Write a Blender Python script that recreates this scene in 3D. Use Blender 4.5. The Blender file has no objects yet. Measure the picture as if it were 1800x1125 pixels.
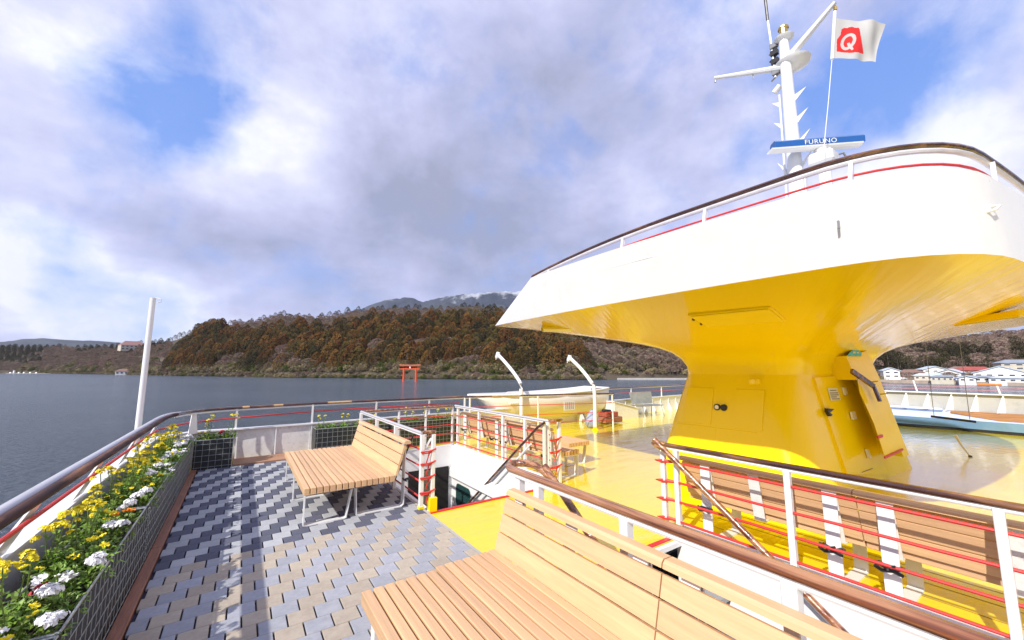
import bpy, bmesh, math, random
from mathutils import Vector, Matrix, noise
random.seed(7)
C = bpy.context.scene.collection
R = math.radians
# ------------------------------------------------------------------ camera
F = 690.0; H = 1.75
PIT = math.atan(86.5 / F); YAW = math.atan(475 / math.hypot(F, 86.5))
cam = bpy.data.cameras.new('camera'); camo = bpy.data.objects.new('camera', cam); C.objects.link(camo)
camo.location = (0, 0, H); camo.rotation_euler = (math.pi / 2 + PIT, 0, -YAW)
cam.sensor_width = 36; cam.lens = F / 1800 * 36; cam.clip_start = 0.05; cam.clip_end = 30000
bpy.context.scene.camera = camo
# ------------------------------------------------------------------ light
SUN = Vector((-1.0, -0.32, 0.86)).normalized()
sl = bpy.data.lights.new('sun', 'SUN'); sl.energy = 3.0; sl.angle = R(0.7); sl.color = (1.0, 0.955, 0.88)
so = bpy.data.objects.new('sun', sl); C.objects.link(so)
so.rotation_euler = SUN.to_track_quat('Z', 'Y').to_euler()
vs = bpy.context.scene.view_settings
vs.view_transform = 'Standard'; vs.look = 'None'; vs.gamma = 1; vs.use_curve_mapping = False
vs.exposure = 0.92
cy = bpy.context.scene.cycles
cy.max_bounces = 7; cy.diffuse_bounces = 4; cy.glossy_bounces = 3; cy.transmission_bounces = 4
cy.volume_bounces = 0; cy.caustics_reflective = False; cy.caustics_refractive = False

# pixel (of the 1800 px photograph) -> direction, used to lay out far terrain
def ray(px, py):
    x = px - 900; y = -(py - 562.5); z = F
    fh = (math.sin(YAW), math.cos(YAW)); r = (math.cos(YAW), -math.sin(YAW))
    fw = z * math.cos(PIT) - y * math.sin(PIT); up = z * math.sin(PIT) + y * math.cos(PIT)
    return Vector((x * r[0] + fw * fh[0], x * r[1] + fw * fh[1], up))
def gz(px, py, z):
    d = ray(px, py); t = (z - H) / d.z; return Vector((d.x * t, d.y * t, z))
def gx(px, py, X):
    d = ray(px, py); t = X / d.x; return Vector((X, d.y * t, H + d.z * t))
def gy(px, py, Y):
    d = ray(px, py); t = Y / d.y; return Vector((d.x * t, Y, H + d.z * t))

# ------------------------------------------------------------------ node helper
class NT:
    def __init__(s, tree): s.t = tree; s.n = tree.nodes; s.l = tree.links
    def node(s, typ, ins=None, **kw):
        n = s.n.new(typ)
        for k, v in kw.items(): setattr(n, k, v)
        for k, v in (ins or {}).items():
            if isinstance(v, bpy.types.NodeSocket): s.l.new(v, n.inputs[k])
            else: n.inputs[k].default_value = v
        return n
    def math(s, op, a, b=None, clamp=False):
        n = s.n.new('ShaderNodeMath'); n.operation = op; n.use_clamp = clamp
        for i, v in enumerate((a, b)):
            if v is None: continue
            if isinstance(v, bpy.types.NodeSocket): s.l.new(v, n.inputs[i])
            else: n.inputs[i].default_value = v
        return n.outputs[0]
    def ramp(s, fac, stops, interp='LINEAR'):
        n = s.n.new('ShaderNodeValToRGB'); s.l.new(fac, n.inputs[0]); cr = n.color_ramp; cr.interpolation = interp
        while len(cr.elements) < len(stops): cr.elements.new(0.5)
        for e, (p, c) in zip(cr.elements, stops):
            e.position = p; e.color = (c, c, c, 1) if isinstance(c, (int, float)) else (*c, 1)
        return n.outputs[0]
    def mix(s, fac, a, b, blend='MIX'):
        n = s.n.new('ShaderNodeMix'); n.data_type = 'RGBA'; n.blend_type = blend
        for i, v in ((0, fac), (6, a), (7, b)):
            if isinstance(v, bpy.types.NodeSocket): s.l.new(v, n.inputs[i])
            elif isinstance(v, (int, float)): n.inputs[i].default_value = v
            else: n.inputs[i].default_value = (*v, 1)
        return n.outputs[2]
    def noise(s, vec, scale, detail=4, rough=0.55, dist=0.0):
        n = s.node('ShaderNodeTexNoise', {'Scale': scale, 'Detail': detail, 'Roughness': rough, 'Distortion': dist})
        if vec is not None: s.l.new(vec, n.inputs['Vector'])
        return n.outputs[0]

# ------------------------------------------------------------------ sky
w = bpy.data.worlds.new('World'); bpy.context.scene.world = w; w.use_nodes = True
w.node_tree.nodes.clear(); W = NT(w.node_tree)
sky = W.node('ShaderNodeTexSky', sky_type='NISHITA', sun_disc=False)
sky.sun_elevation = math.asin(SUN.z); sky.sun_rotation = math.atan2(SUN.x, SUN.y); sky.altitude = 700
sky.air_density = 1.0; sky.dust_density = 0.6; sky.ozone_density = 1.5
tc = W.node('ShaderNodeTexCoord'); gen = tc.outputs['Generated']
sep = W.node('ShaderNodeSeparateXYZ', {0: gen})
zz = W.math('MAXIMUM', sep.outputs[2], 0.0)
den = W.math('ADD', zz, 0.34)
cmb = W.node('ShaderNodeCombineXYZ', {0: W.math('DIVIDE', sep.outputs[0], den), 1: W.math('DIVIDE', sep.outputs[1], den), 2: W.math('MULTIPLY', zz, 1.2)})
pv = cmb.outputs[0]
n1 = W.noise(pv, 1.15, 8, 0.56, 0.35)
n2 = W.noise(gen, 4.6, 8, 0.6, 0.3)
n3 = W.noise(gen, 5.0, 8, 0.6, 0.1)
def blob(px, py, rad, sharp=1.0):
    d = ray(px, py).normalized()
    dp = W.node('ShaderNodeVectorMath', {0: gen, 1: tuple(d)}, operation='DOT_PRODUCT').outputs['Value']
    c = math.cos(R(rad))
    return W.node('ShaderNodeMapRange', {0: dp, 1: c, 2: 1.0, 3: 0.0, 4: 1.0}, interpolation_type='SMOOTHSTEP').outputs[0]
def addall(lst):
    o = None
    for wt, b in lst:
        v = W.math('MULTIPLY', b, wt); o = v if o is None else W.math('ADD', o, v)
    return o
# gaps in the cloud where the blue sky shows
gap = addall([(0.07, blob(240, 100, 10)), (0.16, blob(320, 170, 9)), (0.10, blob(240, 215, 7)), (0.14, blob(400, 80, 8)), (0.08, blob(400, 240, 6)),
              (0.17, blob(1625, 95, 9)), (0.17, blob(1510, 180, 8)), (0.05, blob(1420, 90, 16))])
n5 = W.noise(gen, 11.0, 8, 0.6, 0.2)
cov = W.math('ADD', W.math('MULTIPLY', n1, 0.70), W.math('MULTIPLY', n2, 0.60))
cov = W.math('ADD', W.math('SUBTRACT', cov, gap), W.math('MULTIPLY', n5, 0.26))
alpha = W.ramp(cov, [(0.52, 0.05), (0.64, 0.5), (0.76, 0.9), (0.87, 1.0)])
# light and dark of the cloud body
dark = addall([(0.16, blob(880, 280, 24)), (0.26, blob(620, 450, 18)), (0.28, blob(900, 430, 18)), (0.18, blob(330, 470, 11)), (0.08, blob(130, 330, 9)), (0.14, blob(60, 560, 10)), (0.10, blob(100, 400, 15)), (0.12, blob(40, 520, 6))])
lite = addall([(0.08, blob(470, 300, 11)), (0.04, blob(600, 170, 14)), (0.42, blob(190, 505, 8)), (0.42, blob(40, 490, 8)), (0.40, blob(290, 560, 7)), (0.20, blob(60, 440, 6)), (0.14, blob(420, 540, 8)), (0.20, blob(120, 240, 12)),
               (0.16, blob(1690, 190, 14)), (0.10, blob(60, 100, 14)), (0.10, blob(1250, 300, 16))])
n4 = W.noise(pv, 2.6, 9, 0.6, 0.15)
n6 = W.noise(gen, 3.4, 9, 0.58, 0.25)
shade = W.math('SUBTRACT', W.math('ADD', W.math('ADD', W.math('MULTIPLY', n4, 0.85), W.math('MULTIPLY', n6, 1.0)), W.math('MULTIPLY', n5, 0.18)), 0.31)
shade = W.math('ADD', W.math('SUBTRACT', shade, dark), lite)
ccol = W.ramp(shade, [(0.24, (0.37, 0.40, 0.56)), (0.45, (0.485, 0.51, 0.73)), (0.64, (0.60, 0.62, 0.88)), (0.84, (0.77, 0.79, 1.02)), (1.0, (1.00, 1.01, 1.12))])
cscl = W.node('ShaderNodeVectorMath', {0: ccol, 'Scale': 5.6}, operation='SCALE').outputs[0]
# slightly milky blue between the clouds
skyt = W.mix(0.7, sky.outputs[0], (1.0, 2.1, 5.6))
mx = W.mix(alpha, skyt, cscl)
below = W.math('LESS_THAN', sep.outputs[2], -0.02)
mx2 = W.mix(below, mx, (1.6, 1.8, 2.3))
bg = W.node('ShaderNodeBackground', {'Color': mx2, 'Strength': 0.10})
W.l.new(bg.outputs[0], W.node('ShaderNodeOutputWorld').inputs[0])

# ------------------------------------------------------------------ materials
MATS = {}
def mat(name, col, rough=0.5, metal=0.0, coat=0.0, var=0.12, vscale=6.0, bump=0.0, bscale=40.0, col2=None, stretch=None, emis=None, rnd=0.0, spec=0.5, dirt=0.0, coords='Object', bdist=0.01, thr=(0.4, 0.62), gen_noise=None):
    m = bpy.data.materials.new(name); m.use_nodes = True; m.node_tree.nodes.clear(); T = NT(m.node_tree)
    tcn = T.node('ShaderNodeTexCoord'); v = tcn.outputs[coords]
    if stretch: v = T.node('ShaderNodeMapping', {0: v, 3: stretch}).outputs[0]
    nz = T.noise(v, vscale, 6, 0.6)
    lo = tuple(c * (1 - var) for c in col); hi = tuple(min(1, c * (1 + var)) for c in col)
    base = T.ramp(nz, [(0.3, lo), (0.7, hi)])
    if col2 is not None:
        nz2 = T.noise(v, vscale * 0.37, 5, 0.65)
        base = T.mix(T.ramp(nz2, [(thr[0], 0.0), (thr[1], 1.0)]), base, col2)
    if dirt:
        nz3 = T.noise(v, vscale * 2.3, 8, 0.7)
        base = T.mix(T.math('MULTIPLY', T.ramp(nz3, [(0.52, 0.0), (0.75, 1.0)]), dirt), base, (0.12, 0.10, 0.07))
    if rnd:
        oi = T.node('ShaderNodeObjectInfo').outputs['Random']
        hs = T.node('ShaderNodeHueSaturation', {'Color': base, 'Value': T.math('ADD', T.math('MULTIPLY', oi, 2 * rnd), 1 - rnd), 'Hue': T.math('ADD', T.math('MULTIPLY', oi, rnd * 0.08), 0.5 - rnd * 0.04)})
        base = hs.outputs[0]
    b = T.node('ShaderNodeBsdfPrincipled', {'Base Color': base, 'Metallic': metal, 'Coat Weight': coat, 'Coat Roughness': 0.06, 'Specular IOR Level': spec})
    rz = T.noise(v, vscale * 1.7, 5, 0.6)
    T.l.new(T.math('ADD', T.math('MULTIPLY', rz, rough * 0.5), rough * 0.75), b.inputs['Roughness'])
    if bump:
        bn = T.noise(v, bscale, 5, 0.6)
        bp = T.node('ShaderNodeBump', {'Strength': bump, 'Distance': bdist, 'Height': bn})
        T.l.new(bp.outputs[0], b.inputs['Normal'])
        if coat: T.l.new(bp.outputs[0], b.inputs['Coat Normal'])
    if emis: b.inputs['Emission Color'].default_value = (*emis, 1); b.inputs['Emission Strength'].default_value = 1
    T.l.new(b.outputs[0], T.node('ShaderNodeOutputMaterial').inputs[0])
    MATS[name] = m; return m

def yellow_paint(name, floor, soffit=False):
    m = bpy.data.materials.new(name); m.use_nodes = True; m.node_tree.nodes.clear(); T = NT(m.node_tree)
    v = T.node('ShaderNodeTexCoord').outputs['Object']
    nz = T.noise(v, 0.9, 6, 0.6)
    base = T.ramp(nz, [(0.3, (0.88, 0.665, 0.003) if not floor else (0.84, 0.65, 0.004)), (0.7, (0.90, 0.685, 0.003) if not floor else (0.88, 0.67, 0.005))])
    if floor:
        nz2 = T.noise(v, 2.2, 8, 0.7)
        base = T.mix(T.math('MULTIPLY', T.ramp(nz2, [(0.45, 0.0), (0.75, 1.0)]), 0.35), base, (0.74, 0.62, 0.12))
        nz3 = T.noise(v, 16, 8, 0.75)
        base = T.mix(T.math('MULTIPLY', T.ramp(nz3, [(0.60, 0.0), (0.72, 1.0)]), 0.35), base, (0.35, 0.27, 0.08))
    b = T.node('ShaderNodeBsdfPrincipled', {'Base Color': base, 'Coat Weight': 0.7 if floor else 0.45 if soffit else 0.03, 'Specular IOR Level': 0.5 if floor else 0.26, 'Coat Roughness': 0.05})
    rz = T.noise(v, 3.1, 6, 0.65)
    T.l.new(T.math('ADD', T.math('MULTIPLY', rz, 0.12 if floor else 0.03), 0.14 if floor else 0.16), b.inputs['Roughness'])
    vm = T.node('ShaderNodeMapping', {0: v, 3: (1.0, 3.0, 1.0) if floor else (0.6, 5.0, 1.0)}).outputs[0]
    if soffit:
        r1 = T.node('ShaderNodeMapping', {0: v, 2: (0, 0, R(-28))}).outputs[0]
        vm = T.node('ShaderNodeMapping', {0: r1, 3: (0.35, 7.0, 1.0)}).outputs[0]
    b1 = T.noise(vm, 1.6, 3, 0.5)
    bp = T.node('ShaderNodeBump', {'Strength': 0.5, 'Distance': 0.020 if floor else 0.016, 'Height': b1})
    bn2 = T.noise(v, 60, 4, 0.6)
    bp2 = T.node('ShaderNodeBump', {'Strength': 0.12 if floor else 0.0, 'Distance': 0.003, 'Height': bn2, 'Normal': bp.outputs[0]})
    T.l.new(bp2.outputs[0], b.inputs['Normal']); T.l.new(bp2.outputs[0], b.inputs['Coat Normal'])
    T.l.new(b.outputs[0], T.node('ShaderNodeOutputMaterial').inputs[0]); MATS[name] = m; return m
M_deck = yellow_paint('yellow_deck_paint', True)
M_yel = yellow_paint('yellow_gloss_paint', False)
M_sof = yellow_paint('yellow_soffit_gloss', False, True)
M_white = mat('white_paint', (0.80, 0.80, 0.79), 0.30, coat=0.3, var=0.03, vscale=3, bump=0.12, bscale=5, bdist=0.01, dirt=0.06)
M_white2 = mat('weathered_white_paint', (0.76, 0.75, 0.72), 0.4, var=0.06, vscale=7, bump=0.2, bscale=30, dirt=0.35)
M_legs = mat('white_bar', (0.78, 0.78, 0.77), 0.3, coat=0.3, var=0.03, dirt=0.1)
M_wood = mat('varnished_wood', (0.055, 0.018, 0.009), 0.22, coat=0.8, var=0.45, vscale=9, col2=(0.33, 0.15, 0.06), stretch=(3, 0.35, 3), bump=0.35, bscale=24, bdist=0.004, thr=(0.5, 0.72))
M_woodx = mat('varnished_wood_across', (0.055, 0.018, 0.009), 0.22, coat=0.8, var=0.45, vscale=9, col2=(0.33, 0.15, 0.06), stretch=(0.35, 3, 3), bump=0.35, bscale=24, bdist=0.004, thr=(0.5, 0.72))
M_cop = mat('varnished_copper_wood', (0.15, 0.045, 0.016), 0.2, coat=1.0, var=0.85, vscale=12, col2=(0.42, 0.20, 0.09), stretch=(5, 0.16, 5), bump=0.5, bscale=16, bdist=0.005, thr=(0.46, 0.58))
M_silver = mat('silver_paint_pipe', (0.55, 0.54, 0.55), 0.3, metal=0.2, coat=0.3, var=0.10, vscale=3, stretch=(3, 0.4, 3), bump=0.2, bscale=10, dirt=0.1)
M_tan = mat('tan_slats', (0.62, 0.39, 0.21), 0.5, var=0.14, vscale=3.0, stretch=(22, 0.6, 22), bump=0.35, bscale=30, bdist=0.002, rnd=0.09, dirt=0.12)
M_tan2 = mat('tan_boards', (0.67, 0.425, 0.225), 0.5, var=0.12, vscale=3, stretch=(16, 0.6, 16), bump=0.3, bscale=30, bdist=0.002, rnd=0.06, dirt=0.12)
M_red = mat('red_rope', (0.62, 0.035, 0.03), 0.45, var=0.15, vscale=40, bump=0.4, bscale=150, bdist=0.003)
M_redp = mat('red_paint', (0.60, 0.02, 0.03), 0.4, var=0.08)
M_black = mat('black_plastic', (0.02, 0.02, 0.022), 0.4, var=0.2)
M_dark = mat('dark_panel', (0.022, 0.027, 0.026), 0.45, var=0.25, vscale=9, dirt=0.15, bump=0.1)
M_wire = mat('galvanised_wire', (0.42, 0.44, 0.42), 0.4, metal=0.6, var=0.2, vscale=30)
M_trim = mat('brown_deck_board', (0.30, 0.13, 0.075), 0.6, var=0.25, vscale=6, stretch=(8, 0.8, 8), bump=0.4, bscale=40, bdist=0.003)
M_trimx = mat('brown_deck_board_across', (0.40, 0.21, 0.12), 0.6, var=0.25, vscale=6, stretch=(0.8, 8, 8), bump=0.4, bscale=40, bdist=0.003)
M_soil = mat('planting_soil', (0.06, 0.045, 0.035), 0.95, var=0.6, vscale=60, bump=1.0, bscale=80, bdist=0.03)
def stone(n, c, c2=None, v=0.10): return mat(n, c, 0.85, var=v, vscale=14, col2=c2, bump=0.5, bscale=110, bdist=0.0025, rnd=0.10, thr=(0.45, 0.7), spec=0.3, coords='Object', dirt=0.12)
M_pn = stone('navy_paver', (0.100, 0.105, 0.145), (0.13, 0.135, 0.16))
M_pl = stone('pale_grey_paver', (0.38, 0.39, 0.41), (0.43, 0.43, 0.42))
M_pg = stone('grey_paver', (0.33, 0.34, 0.38), (0.40, 0.40, 0.43), 0.12)
M_pb = stone('beige_paver', (0.41, 0.35, 0.28), (0.46, 0.405, 0.33), 0.12)
M_grout = mat('paver_bed', (0.03, 0.03, 0.055), 0.9, var=0.3, vscale=30)
M_leaf = mat('leaf_green', (0.14, 0.26, 0.022), 0.5, var=0.35, vscale=30, rnd=0.2, col2=(0.19, 0.27, 0.035))
M_stem = mat('stem_green', (0.14, 0.20, 0.04), 0.6, var=0.2, vscale=30)
M_fy = mat('yellow_petals', (0.86, 0.72, 0.015), 0.6, var=0.12, vscale=60)
M_fw = mat('white_petals', (0.82, 0.82, 0.82), 0.6, var=0.05, vscale=60)
M_fr = mat('crimson_petals', (0.42, 0.012, 0.03), 0.6, var=0.3, vscale=60)
M_fp = mat('pink_petals', (0.72, 0.42, 0.60), 0.6, var=0.1, vscale=60)
M_fo = mat('orange_petals', (0.80, 0.25, 0.01), 0.6, var=0.1, vscale=60)
M_glass = mat('dark_glass', (0.02, 0.06, 0.06), 0.08, coat=1.0, var=0.2)
M_olive = mat('olive_door', (0.17, 0.145, 0.09), 0.45, var=0.1)
M_shade = mat('painted_shade_black', (0.015, 0.013, 0.012), 0.8)
M_wdull = mat('dull_dark_wood', (0.050, 0.020, 0.012), 0.6, coat=0.0, var=0.5, vscale=8, col2=(0.22, 0.10, 0.05), stretch=(3, 0.35, 3), thr=(.5, .66), spec=0.25)
M_blue = mat('radar_blue', (0.008, 0.095, 0.33), 0.35, coat=0.5, var=0.05)
M_sky = mat('pale_blue_paint', (0.50, 0.62, 0.92), 0.35, coat=0.4, var=0.06, vscale=2, dirt=0.08)
M_teal = mat('teal_paint', (0.16, 0.30, 0.52), 0.4, coat=0.3, var=0.1, vscale=3, dirt=0.15)
M_cyan = mat('cyan_sticker', (0.06, 0.45, 0.85), 0.4, var=0.04)
M_grey = mat('grey_metal', (0.30, 0.30, 0.30), 0.35, metal=0.5, var=0.1)
M_brass = mat('brass', (0.5, 0.36, 0.12), 0.3, metal=0.8, var=0.2)
M_verm = mat('vermilion_paint', (0.70, 0.085, 0.018), 0.5, var=0.08)
M_paper = mat('white_paper', (0.74, 0.74, 0.72), 0.6, var=0.03)
M_ink = mat('grey_print', (0.16, 0.15, 0.14), 0.7)
M_warmwhite = mat('bounce_warmed_white', (0.78, 0.74, 0.66), 0.35, coat=0.3, var=0.04, vscale=2, dirt=0.08)  # white warmed so the colour holds the deck's yellow bounce

# ------------------------------------------------------------------ mesh helpers
class MB:
    def __init__(s): s.v = []; s.f = []; s.mi = []
    def add(s, vs, fs, mi=0):
        o = len(s.v); s.v += [tuple(p) for p in vs]; s.f += [tuple(i + o for i in f) for f in fs]; s.mi += [mi] * len(fs); return s
    def box(s, x0, x1, y0, y1, z0, z1, mi=0):
        return s.add([(x0, y0, z0), (x1, y0, z0), (x1, y1, z0), (x0, y1, z0), (x0, y0, z1), (x1, y0, z1), (x1, y1, z1), (x0, y1, z1)],
              [(0, 3, 2, 1), (4, 5, 6, 7), (0, 1, 5, 4), (1, 2, 6, 5), (2, 3, 7, 6), (3, 0, 4, 7)], mi)
    def cbox(s, x0, x1, y0, y1, z0, z1, c, mi=0):   # chamfered box
        vs = []; idx = {}
        for sx in (0, 1):
            for sy in (0, 1):
                for sz in (0, 1):
                    X = (x0, x1)[sx]; Y = (y0, y1)[sy]; Z = (z0, z1)[sz]
                    dx = c if sx == 0 else -c; dy = c if sy == 0 else -c; dz = c if sz == 0 else -c
                    for a, p in enumerate(((X, Y + dy, Z + dz), (X + dx, Y, Z + dz), (X + dx, Y + dy, Z))):
                        idx[(sx, sy, sz, a)] = len(vs); vs.append(p)
        fs = []
        for a, (u, w_) in enumerate(((1, 2), (0, 2), (0, 1))):
            for k in (0, 1):
                q = []
                for (i, j) in ((0, 0), (1, 0), (1, 1), (0, 1)):
                    key = [0, 0, 0]; key[a] = k; key[u] = i; key[w_] = j; q.append(idx[(*key, a)])
                flip = (k == 0) ^ (a == 1)
                fs.append(tuple(q[::-1]) if flip else tuple(q))
        for a, b in ((0, 1), (0, 2), (1, 2)):
            o = 3 - a - b
            for i in (0, 1):
                for j in (0, 1):
                    k0 = [0, 0, 0]; k1 = [0, 0, 0]; k0[a] = k1[a] = i; k0[b] = k1[b] = j; k0[o] = 0; k1[o] = 1
                    fs.append((idx[(*k0, a)], idx[(*k1, a)], idx[(*k1, b)], idx[(*k0, b)]))
        for sx in (0, 1):
            for sy in (0, 1):
                for sz in (0, 1): fs.append(tuple(idx[(sx, sy, sz, a)] for a in range(3)))
        return s.add(vs, fs, mi)
    def tube(s, pts, r, n=8, mi=0, caps=True, closed=False, flat=1.0):
        pts = [Vector(p) for p in pts]; vs = []; fs = []; m = len(pts)
        rr = r if isinstance(r, (list, tuple)) else [r] * m
        for i, p in enumerate(pts):
            a = pts[i - 1] if (i > 0 or closed) else p; b = pts[(i + 1) % m] if (i < m - 1 or closed) else p
            t = (b - a).normalized()
            up = Vector((0, 0, 1)) if abs(t.z) < 0.95 else Vector((0, 1, 0))
            u = t.cross(up).normalized(); v = u.cross(t).normalized()
            for k in range(n):
                an = 2 * math.pi * k / n; vs.append(p + u * math.cos(an) * rr[i] + v * math.sin(an) * rr[i] * flat)
        for i in range(m if closed else m - 1):
            for k in range(n):
                a = i * n + k; b = i * n + (k + 1) % n; c = ((i + 1) % m) * n + (k + 1) % n; d = ((i + 1) % m) * n + k
                fs.append((a, b, c, d))
        if caps and not closed: fs += [tuple(range(n))[::-1], tuple(range((m - 1) * n, m * n))]
        return s.add(vs, fs, mi)
    def bar(s, p0, p1, wx, wy, side=None, mi=0):      # rectangular bar along p0->p1; side = width direction
        p0 = Vector(p0); p1 = Vector(p1); t = (p1 - p0).normalized()
        u = Vector(side) if side else (t.cross(Vector((0, 0, 1))) if abs(t.z) < 0.95 else Vector((1, 0, 0)))
        u = (u - t * u.dot(t)).normalized(); v = t.cross(u)
        q = [p + u * a * wx / 2 + v * b * wy / 2 for p in (p0, p1) for a, b in ((-1, -1), (1, -1), (1, 1), (-1, 1))]
        return s.add(q, [(3, 2, 1, 0), (4, 5, 6, 7), (0, 1, 5, 4), (1, 2, 6, 5), (2, 3, 7, 6), (3, 0, 4, 7)], mi)
    def ribbon(s, path, width, thick, y0):            # flat bar bent in the XZ plane, width along Y
        P = [Vector((p[0], 0, p[1])) for p in path]; n = len(P); vs = []
        for i, p in enumerate(P):
            a = P[max(i - 1, 0)]; b = P[min(i + 1, n - 1)]
            t0 = (p - a).normalized() if i > 0 else (b - p).normalized(); t1 = (b - p).normalized() if i < n - 1 else t0
            t = (t0 + t1).normalized(); nn = Vector((-t.z, 0, t.x)); k = 1 / max(0.4, t.dot(t0))
            for (o, yy) in ((-1, y0), (1, y0), (1, y0 + width), (-1, y0 + width)):
                q = p + nn * o * thick / 2 * k; vs.append((q.x, yy, q.z))
        fs = []
        for i in range(n - 1):
            for k in range(4): fs.append((i * 4 + k, i * 4 + (k + 1) % 4, i * 4 + 4 + (k + 1) % 4, i * 4 + 4 + k))
        fs += [(3, 2, 1, 0), tuple((n - 1) * 4 + k for k in range(4))]
        return s.add(vs, fs)
    def poly(s, pts, mi=0): return s.add(pts, [tuple(range(len(pts)))], mi)
    def prism(s, pts, off, mi=0):
        n = len(pts); off = Vector(off); a = [Vector(p) for p in pts]
        return s.add(a + [p + off for p in a], [tuple(range(n))[::-1], tuple(range(n, 2 * n))] + [(i, (i + 1) % n, n + (i + 1) % n, n + i) for i in range(n)], mi)
    def lathe(s, prof, c, n=16, mi=0):
        vs = []; m = len(prof)
        for r_, z in prof:
            for k in range(n): a = 2 * math.pi * k / n; vs.append((c[0] + r_ * math.cos(a), c[1] + r_ * math.sin(a), c[2] + z))
        fs = [(i * n + k, i * n + (k + 1) % n, (i + 1) * n + (k + 1) % n, (i + 1) * n + k) for i in range(m - 1) for k in range(n)]
        fs += [tuple(range(n))[::-1], tuple(range((m - 1) * n, m * n))]
        return s.add(vs, fs, mi)
    def mesh(s, name, mats, smooth=False, fix=True):
        me = bpy.data.meshes.new(name); me.from_pydata(s.v, [], s.f)
        for m in (mats if isinstance(mats, (list, tuple)) else [mats]): me.materials.append(m)
        if len(me.materials) > 1: me.polygons.foreach_set('material_index', s.mi)
        if fix:
            bm = bmesh.new(); bm.from_mesh(me); bmesh.ops.recalc_face_normals(bm, faces=bm.faces); bm.to_mesh(me); bm.free()
        if smooth:
            me.polygons.foreach_set('use_smooth', [True] * len(me.polygons)); me.set_sharp_from_angle(angle=R(smooth if smooth is not True else 40))
        me.update(); return me
    def obj(s, name, mats, parent=None, smooth=False, fix=True):
        return put(name, s.mesh(name, mats, smooth, fix), parent)
def put(name, me, parent=None, loc=None, rot=None, scl=None):
    o = bpy.data.objects.new(name, me); C.objects.link(o)
    if loc is not None: o.location = loc
    if rot is not None: o.rotation_euler = rot
    if scl is not None: o.scale = scl
    if parent: o.parent = parent
    return o
def tag(o, label, cat, group=None):
    o['label'] = label; o['category'] = cat
    if group: o['group'] = group
    return o
def thing(name, label, cat, group=None, loc=(0, 0, 0)):
    o = bpy.data.objects.new(name, None); C.objects.link(o); o.location = loc; o.empty_display_size = 0.1
    return tag(o, label, cat, group)
def struct(o): o['kind'] = 'structure'; return o
def stuff(o): o['kind'] = 'stuff'; return o
def copy_tree(o, parent=None):
    c = o.copy(); C.objects.link(c); c.parent = parent
    for ch in list(o.children): copy_tree(ch, c)
    return c
# ================================================================== lake, shore, hills
ZW = -6.0
def bearing(px): return YAW + math.atan((px - 900) / 695.0)     # 0 = along the ship (+Y), clockwise
def interp(tab, x):
    if x <= tab[0][0]: return tab[0][1]
    for (a, va), (b, vb) in zip(tab, tab[1:]):
        if x <= b: t = (x - a) / (b - a); t = t * t * (3 - 2 * t) if False else t; return va + (vb - va) * t
    return tab[-1][1]
def hd(px, py):                                                  # distance on the water for a pixel
    p = gz(px, py, ZW); return math.hypot(p.x, p.y)
shore = [(-1500, 1500), (-600, 1250)] + [(px, hd(px, py)) for px, py in ((0, 656), (140, 657.5), (300, 661), (500, 664), (700, 666.2), (870, 667.3), (1000, 667.5), (1190, 667), (1400, 670), (1570, 673), (1800, 678.5))] + [(2400, 330), (4000, 500), (9000, 800)]
SH = [(bearing(a), b) for a, b in shore]
# ridge: px, screen y of the ground crest (trees stand above it), extra distance behind the shore
ridge = [(-1500, 610, 300), (-600, 606, 300), (0, 613, 300), (60, 611, 300), (150, 611, 350), (230, 607, 330), (300, 597, 260), (350, 582, 250), (400, 570, 240), (480, 562, 240), (560, 560, 240), (620, 550, 240), (700, 546, 240),
         (800, 543, 230), (880, 548, 220), (1000, 556, 200), (1190, 575, 200), (1400, 590, 220), (1570, 601, 240), (1700, 598, 260), (1800, 597, 260), (2400, 590, 260), (9000, 600, 300)]
def crest(px, py, extra):
    d = interp([(a, b) for a, b in shore], px) + extra
    r = ray(max(-200, min(2200, px)), py); hl = math.hypot(r.x, r.y)
    return H + r.z / hl * d
RZ = [(bearing(p), crest(p, y, e)) for p, y, e in ridge]; RE = [(bearing(p), e) for p, y, e in ridge]
def terrain(b, d):
    s = interp(SH, b); e = interp(RE, b); z1 = interp(RZ, b)
    t = (d - s) / e
    if t < 0: return ZW + t * e * 0.08
    bump = noise.noise(Vector((d * math.sin(b) * 0.012, d * math.cos(b) * 0.012, 3))) * 5
    if b > bearing(1500) and t < 0.28: prof = 0.06 * (t / 0.28)
    elif b > bearing(1500): prof = 0.06 + 0.94 * ((min(t, 1) - 0.28) / 0.72) ** 0.9
    else: prof = min(1, max(t, 0)) ** 0.85
    z = ZW + 0.8 + (z1 - ZW - 0.8) * prof + bump * min(1, t * 3) * (0.3 if prof < .1 else 1)
    if t > 1: z -= (t - 1) * e * 0.10
    if t < 0.02: z = ZW + 0.8 * (t / 0.02) if t > 0 else ZW - .1
    return z
m_land = mat('hill_ground', (0.062, 0.048, 0.030), 0.95, var=0.4, vscale=0.05, col2=(0.10, 0.078, 0.055), bump=0.6, bscale=0.6, bdist=1.0)
mb = MB(); NB = 300; b0, b1 = bearing(-1500), bearing(6000)
tds = [-0.12, -0.02, 0.0, 0.01, 0.025] + [0.05 + 0.05 * i for i in range(20)] + [1.1, 1.3, 1.6, 2.2]
for i in range(NB + 1):
    b = b0 + (b1 - b0) * i / NB; s = interp(SH, b); e = interp(RE, b)
    for t in tds:
        d = s + t * e; mb.v.append((d * math.sin(b), d * math.cos(b), terrain(b, d)))
nt = len(tds)
for i in range(NB):
    for j in range(nt - 1): a = i * nt + j; mb.f.append((a, a + 1, a + nt + 1, a + nt)); mb.mi.append(0)
struct(mb.obj('wooded_hillside', m_land, smooth=180))

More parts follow.
